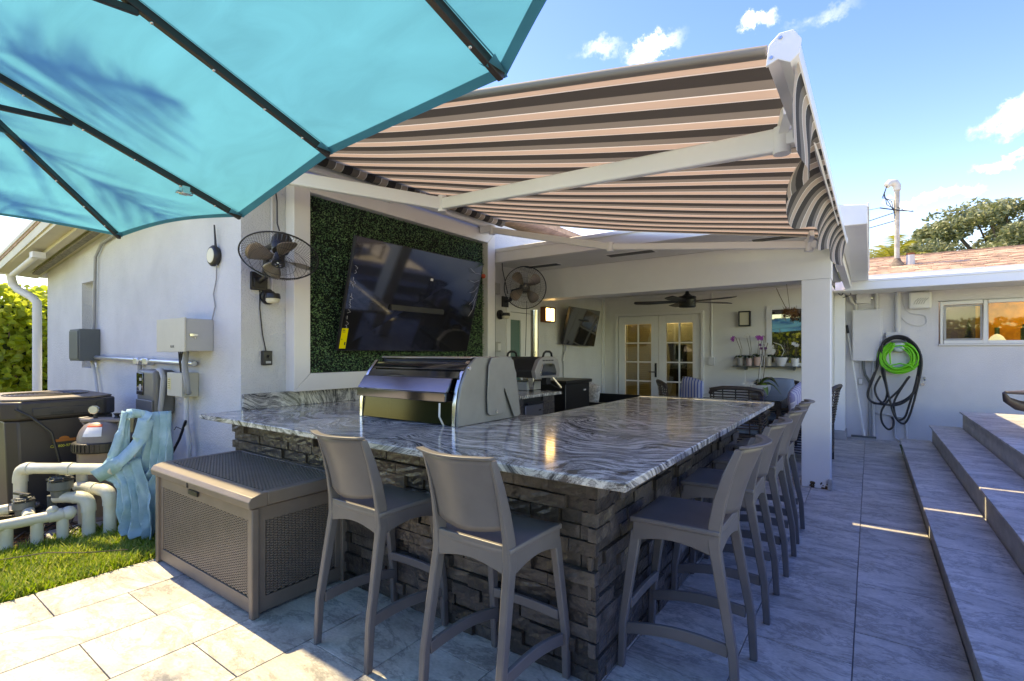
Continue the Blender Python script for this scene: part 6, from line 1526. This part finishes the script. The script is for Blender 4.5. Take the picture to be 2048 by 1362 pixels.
for x in (-5.86,-5.62): build('fitting', M().box(x-.06,x+.06,yf-.075,yf-.005,1.235,1.305), m_emt, hc, bevel=.01)
tag(build('conduit', M().cyl((-5.84,yf-.04,1.235),(-5.84,yf-.04,.0),.02,n=12), m_pvcg, smooth=60), 'dark grey vertical conduit left of the electric meter', 'conduit')
mt_ = thing('pool_timer', 'grey plastic automation box with clear window on the facade', 'electrical box', (-5.5,yf-.1,.8))
build('case', M().box(-5.50,-5.10,yf-.17,yf,.80,1.20), m_meter, mt_, bevel=.03, seg=3)
build('lower_cover', M().box(-5.49,-5.11,yf-.182,yf-.171,.81,.93), m_meter, mt_, bevel=.005)
wd_ = build('window', M().box(-5.48,-5.33,yf-.180,yf-.171,.97,1.17), m_gloss, mt_, bevel=.004)
mb = M(); mb.box(-5.40,-5.35,yf-.1825,yf-.1805,1.10,1.125); mb.cyl((-5.385,yf-.182,1.04),(-5.385,yf-.1805,1.04),.03,n=16); build('dial', mb, m_greybox, wd_)
mb = M().tube([(-5.16,yf-.12,1.19),(-5.08,yf-.12,1.20),(-5.03,yf-.12,1.13),(-5.07,yf-.12,.95),(-5.12,yf-.12,.80),(-5.12,yf-.1,.3)], .022, 8); build('side_conduit', mb, m_greybox, mt_, smooth=60)
rb_ = thing('control_box', 'light beige control box with latch high on the facade', 'electrical box', (-4.7,yf-.1,1.37))
build('case', M().box(-4.90,-4.36,yf-.20,yf,1.368,1.625), m_greybox, rb_, bevel=.004)
dr_ = build('door', M().box(-4.905,-4.355,yf-.216,yf-.201,1.362,1.632), m_beigebox, rb_, bevel=.003)
text('lettering', 'RUUK', .028, m_ink, rb_, (-4.62,yf-.2165,1.395), (1,0,0), (0,0,1))
mb = M(); mb.box(-4.3595,-4.345,yf-.18,yf-.12,1.485,1.505); mb.cyl((-4.36,yf-.14,1.47),(-4.352,yf-.14,1.47),.006,n=8); build('latch', mb, m_steel, rb_)
jb = thing('junction_box', 'small beige box with yellow label under the control box', 'electrical box', (-4.75,yf-.08,1.0))
build('case', M().box(-4.93,-4.63,yf-.13,yf,.985,1.185), m_beigebox, jb, bevel=.004)
lb_ = build('label_sheet', M().box(-4.915,-4.845,yf-.1325,yf-.1305,1.04,1.14), mat('tan sticker', (.62,.55,.30), .6), jb)
mb = M()
for k in range(5): mb.box(-4.905,-4.86,yf-.1335,yf-.1327,1.05+.018*k,1.055+.018*k)
build('print', mb, mat('faded ink', (.25,.18,.06), .7), lb_)
tag(build('flexible_conduit', M().tube([(-4.62,yf-.10,1.365),(-4.60,yf-.12,1.25),(-4.56,yf-.12,1.12),(-4.57,yf-.11,1.03),(-4.63,yf-.08,1.02)], .023, 10), m_pvcg, smooth=60), 'thick grey flexible conduit joining the two beige boxes', 'conduit')
tag(build('conduit', M().tube([(-4.72,yf-.06,.985),(-4.72,yf-.06,.75),(-4.66,yf-.06,.55),(-4.68,yf-.06,.42),(-4.85,yf-.06,.26),(-4.95,yf-.06,.2)], .02, 10), m_paintpipe, smooth=60), 'pale conduit curving down from the small beige box', 'conduit')
mb = M()
for k in range(3): mb.tube([(-4.74-.04*k,yf-.08,1.365),(-4.76-.01*k,yf-.09,1.28),(-4.78,yf-.08,1.185)], .006, 5)
mb.tube([(-4.68,yf-.08,.78),(-4.80,yf-.08,.62),(-4.95,yf-.08,.48)], .012, 5); mb.tube([(-4.74,yf-.08,.70),(-4.82,yf-.1,.72),(-4.86,yf-.1,.69)], .004, 4)
tag(build('loose_wires', mb, m_black), 'loose black wires around the beige boxes', 'wire')
ak = thing('antenna', 'black round antenna puck with whip high near the house corner', 'antenna', (-4.29,yf,2.15))
build('puck', M().lathe([(0,0),(.075,0),(.085,.02),(.085,.035),(.07,.05),(0,.05)], (-4.30,yf,2.135), (0,-1,0), 24), m_black, ak, smooth=50)
build('cream_face', M().lathe([(0,.0505),(.06,.0505),(.058,.054),(0,.056)], (-4.30,yf,2.135), (0,-1,0), 24), m_cream, ak, smooth=50)
build('whip', M().tube([(-4.25,yf-.03,2.13),(-4.26,yf-.03,2.25),(-4.28,yf-.03,2.38)], [.014,.009,.006], 6), m_black, ak)
tag(build('antenna_cable', M().tube([(-4.26,yf-.02,2.06),(-4.29,yf-.01,1.95),(-4.34,yf-.01,1.83),(-4.31,yf-.01,1.73),(-4.34,yf-.02,1.62)], .005, 5), m_pvcg), 'thin cord hanging from the antenna to the control box', 'cord')

# ================================================================ REAR HOUSE FITTINGS
yr = YR-.001
eb = thing('electrical_cabinet', 'large wall coloured service panel left of the hoses', 'electrical box', (-.03,yr-.06,1.22))
build('case', M().box(-.225,.155,yr-.12,yr,1.22,2.02), m_wallR, eb, bevel=.005); build('door', M().box(-.215,.13,yr-.126,yr-.121,1.235,2.005), m_wallR, eb, bevel=.004)
sx = thing('junction_box', 'small wall coloured box above the service panel', 'electrical box', (-.09,yr-.05,2.13))
build('case', M().box(-.178,.01,yr-.085,yr,2.125,2.275), m_wallR, sx, bevel=.008); build('lug', M().box(.012,.035,yr-.03,yr,2.19,2.21), m_steel, sx)
rb2 = thing('alarm_siren', 'rounded white siren box with diagonal slots under the eave', 'siren', (.61,yr-.05,2.0))
build('case', M().box(.475,.74,yr-.10,yr,2.005,2.255), m_wht, rb2, bevel=.03, seg=4)
mb = M()
for k in range(5):
    mb.tube([(.55+.028*k-.02,yr-.103,2.07),(.55+.028*k+.0,yr-.103,2.12),(.55+.028*k+.04,yr-.103,2.16)], .004, 4)
build('slot', mb, m_greybox, rb2)
tag(build('conduit', M().tube([(-.34,yr-.10,2.38),(-.28,yr-.08,2.28),(-.23,yr-.05,2.16),(-.185,yr-.05,2.10),(-.18,yr-.05,2.02)], .022, 10), m_paintpipe, smooth=60), 'bent wall coloured conduit entering the service panel from the left', 'conduit')
tag(build('conduit', M().cyl((.085,yr-.05,2.02),(.085,yr-.05,2.27),.024,n=12), m_paintpipe, smooth=60), 'short straight conduit between the panel and the eave', 'conduit')
tag(build('conduit', M().cyl((.342,yr-.05,1.66),(.342,yr-.05,2.27),.034,n=14), m_paintpipe, smooth=60), 'thick mast conduit between the eave and the meter', 'conduit')
em = thing('electric_meter', 'round glass electric meter framed by the green hose coil', 'meter', (.345,yr-.05,1.4))
build('case', M().box(.198,.49,yr-.10,yr,1.10,1.662), m_wallR, em, bevel=.006)
build('ring', M().lathe([(.0,0),(.092,0),(.092,.03),(.085,.035),(.0,.035)], (.352,yr-.10,1.44), (0,-1,0), 32), mat('cream meter ring', (.55,.48,.35), .5), em, smooth=40)
build('glass_dome', M().lathe([(.08,.035),(.078,.09),(.06,.105),(0,.108)], (.352,yr-.10,1.44), (0,-1,0), 32), mat('meter face', (.50,.58,.58), .15), em, smooth=50)
build('register', M().box(.315,.39,yr-.212,yr-.2085,1.425,1.455), mat('blue grey print', (.18,.32,.40), .5), em)
for k, (xx, lb, mm, z1_, z0_, r_) in enumerate([(-.115,'leftmost thin riser below the service panel',m_paintpipe,1.22,.95,.010),(-.09,'second thin riser below the service panel',m_paintpipe,1.22,.95,.010),(.0,'dark vertical conduit below the service panel',m_pvcg,.9,.03,.022),(.045,'pale vertical conduit right of the dark one',m_paintpipe,1.22,.03,.020)]):
    tag(build('conduit', M().cyl((xx,yr-.04,z0_),(xx,yr-.04,z1_),r_,n=10), mm, smooth=60), lb, 'conduit')
tag(build('flexible_conduit', M().tube([(-.085,yr-.07,1.22),(-.08,yr-.07,1.10),(-.06,yr-.07,1.0),(-.02,yr-.06,.92),(.0,yr-.04,.88)], .02, 10), m_dkbox, smooth=60), 'dark flexible conduit looping from under the service panel', 'conduit')
ol = thing('wall_outlet', 'grey weatherproof outlet low beside the broom', 'outlet', (-.12,yr,.9)); build('case', M().box(-.155,-.085,yr-.05,yr,.84,.955), m_greybox, ol, bevel=.006); build('cover', M().box(-.14,-.10,yr-.056,yr-.051,.86,.935), m_wallR, ol, bevel=.003)
mb = M().tube([(.06,yr-.02,.43),(.12,yr-.02,.40),(.2,yr-.02,.40),(.32,yr-.02,.37),(.44,yr-.02,.36),(.45,yr-.02,.02)], .014, 8); mb.tube([(.30,yr-.02,.37),(.31,yr-.02,.05),(.36,yr-.02,.015),(.45,yr-.02,.012)], .014, 8)
tag(build('water_pipe', mb, m_paintpipe, smooth=60), 'painted water pipes low on the wall under the hoses', 'pipe')
fc_ = thing('hose_bib', 'small brass hose tap right of the hose coil', 'tap', (.66,yr,.97)); build('body', M().tube([(.66,yr,.98),(.66,yr-.06,.98),(.66,yr-.08,.94)], .012, 8), m_brass, fc_, smooth=60); build('wheel', M().cyl((.64,yr-.04,.88),(.64,yr-.05,.88),.022,n=12), m_steel, fc_)
br = thing('push_broom', 'white handled broom leaning in the corner beside the service panel', 'broom', (-.07,yr-.12,0))
build('handle', M().cyl((-.075,yr-.16,.07),(-.285,yr-.03,1.66),.013,n=10), m_wht, br, smooth=60)
build('grip', M().cyl((-.285,yr-.03,1.66),(-.302,yr-.02,1.79),.019,n=10), m_blackm, br, smooth=60)
build('socket', M().cyl((-.070,yr-.165,.03),(-.085,yr-.155,.14),.022,n=10), m_wht, br, smooth=60)
build('head', M().box(-.24,.08,yr-.20,yr-.13,.035,.06), m_dkbox, br, bevel=.004); build('bristles', M().box(-.235,.075,yr-.19,yr-.14,.0,.034), m_greybox, br)
# hoses
hrnd = random.Random(4)
def loops(n, cx, cz, r0, r1, turns, rad, m, name, label, sq=1.0):
    mb = M()
    for k in range(n):
        r = hrnd.uniform(r0,r1); ox = hrnd.uniform(-.025,.025); oz = hrnd.uniform(-.02,.03); y = yr-.14-.012*(k % 6)-hrnd.random()*.02; pts = []
        for j in range(48):
            a = 2*PI*j/48; rr = r*(1+.03*math.sin(3*a+k)); pts.append((cx+ox+rr*math.cos(a), y+.006*math.sin(2*a+k), cz+oz+rr*math.sin(a)*sq))
        mb.tube(pts, rad, 7, closed=True)
    return tag(build(name, mb, m, smooth=60), label, 'hose')
loops(14, .345, 1.26, .155, .235, 1, .0105, m_hoseg, 'green_hose', 'bright green garden hose coiled on the meter box')
mb = M(); mb.tube([(.24,yr-.24,1.13),(.33,yr-.25,1.10),(.42,yr-.25,1.14),(.50,yr-.25,1.20)], .0105, 7); mb.tube([(.26,yr-.25,1.16),(.36,yr-.26,1.19),(.48,yr-.26,1.16),(.53,yr-.25,1.1)], .0105, 7); mb.tube([(.30,yr-.25,1.48),(.24,yr-.26,1.34),(.25,yr-.26,1.18)], .0105, 7)
tag(build('green_hose', mb, m_hoseg, smooth=60), 'short green hose strands crossing the bottom of the coil', 'hose')
bh = thing('black_hose', 'black garden hose hung round the meter with long drooping loops', 'hose', (.345,yr-.15,1.5))
def crs(P, n=10):
    P = [Vector(p) for p in P]; out_ = []
    for k in range(len(P)-1):
        p0 = P[max(k-1,0)]; p1 = P[k]; p2 = P[k+1]; p3 = P[min(k+2,len(P)-1)]
        for j in range(n): f = j/n; out_.append(.5*((2*p1)+(-p0+p2)*f+(2*p0-5*p1+4*p2-p3)*f*f+(-p0+3*p1-3*p2+p3)*f**3))
    return out_+[P[-1]]
def zpt(x, y): return ((x/3.785)*.00643*1.0+.0, 0, 0)
mb = M(); Yh = yr-.17
def W(px, pz, dy=0): return (px, Yh+dy, pz)
TT = [[W(.10,1.15),W(.13,1.42),W(.24,1.56),W(.36,1.58),W(.49,1.52),W(.57,1.36),W(.60,1.12),W(.565,.86),W(.44,.66),W(.22,.56),W(.02,.60),W(-.03,.72),W(.03,.92),W(.10,1.15)],
      [W(.08,1.10,.02),W(.12,1.40,.02),W(.25,1.545,.02),W(.38,1.56,.02),W(.52,1.45,.02),W(.585,1.2,.02),W(.55,.9,.02),W(.47,.55,.02),W(.42,.38,.02),W(.34,.34,.02),W(.30,.45,.02),W(.30,.62,.02),W(.40,.85,.02),W(.48,1.0,.02)],
      [W(.15,1.30,-.02),W(.16,1.5,-.02),W(.30,1.60,-.02),W(.45,1.57,-.02),W(.58,1.40,-.02),W(.615,1.15,-.02),W(.54,.70,-.02),W(.47,.40,-.02),W(.40,.29,-.02),W(.30,.40,-.02),W(.24,.65,-.02),W(.19,.95,-.02),W(.15,1.30,-.02)],
      [W(.13,1.0,-.03),W(.06,.80,-.03),W(.12,.62,-.03),W(.25,.555,-.03),W(.40,.60,-.03),W(.52,.75,-.03),W(.57,1.0,-.03)],
      [W(.14,1.25,.01),W(.15,1.05,.01),W(.19,.88,.01),W(.21,.72,.01),W(.17,.6,.01),W(.06,.57,.01),W(-.02,.66,.01),W(.0,.86,.01),W(.06,1.05,.01)],
      [W(.46,.98,-.01),W(.36,.80,-.01),W(.22,.62,-.01),W(.14,.45,-.01),W(.15,.29,-.01),W(.22,.19,-.01),W(.28,.23,-.01),W(.29,.32,.03),W(.27,.36,.08)]]
for p in TT: mb.tube(crs(p), .0145, 8)
build('tube', mb, m_hoseb, bh, smooth=60)
build('wall_hook', M().box(.26,.44,yr-.22,yr,1.50,1.53), m_dkbox, bh, bevel=.004)
tag(build('thin_cable', M().tube(crs([(.40,yr-.01,2.2),(.42,yr-.01,2.05),(.48,yr-.01,1.96),(.55,yr-.01,1.93),(.66,yr-.01,1.9),(.68,yr-.01,1.80),(.60,yr-.01,1.75),(.47,yr-.01,1.79),(.38,yr-.01,1.9)]), .005, 5), m_paintpipe), 'thin painted cable looping below the siren box', 'cable')
tag(build('eave_wires', M().tube(crs([(-.42,9.2,2.30),(-.36,9.25,2.24),(-.30,9.2,2.33),(-.24,9.3,2.25),(-.34,9.25,2.20)]), .006, 5), m_black), 'black wires bunched where the two roofs meet', 'wire')
# lounge chair tip on the deck at the right edge
lc = thing('deck_lounger', 'dark wicker lounger end poking in at the right edge above the steps', 'lounger', (1.5,6.4,.6))
mb = M().tube([(.972,6.19,.995),(1.0,6.24,.93),(1.08,6.32,.88),(1.25,6.45,.84),(1.9,6.6,.80)], [.012,.03,.045,.05,.05], 10); build('frame', mb, m_wicker, lc, smooth=60)
mb = M().grid(lambda u,v: (.975+.95*u, 6.20+.9*v*min(1,u*2)+.35*u, .998-.06*u*(1-.4*u)+.0*v), 14, 8); build('seat', mb, m_wicker, lc, solid=.02, smooth=60)
for (x,y) in ((1.35,6.6),(1.85,6.6),(1.5,7.3),(1.9,7.3)): build('leg', M().box(x-.02,x+.02,y-.02,y+.02,.601,.93), m_wicker, lc)
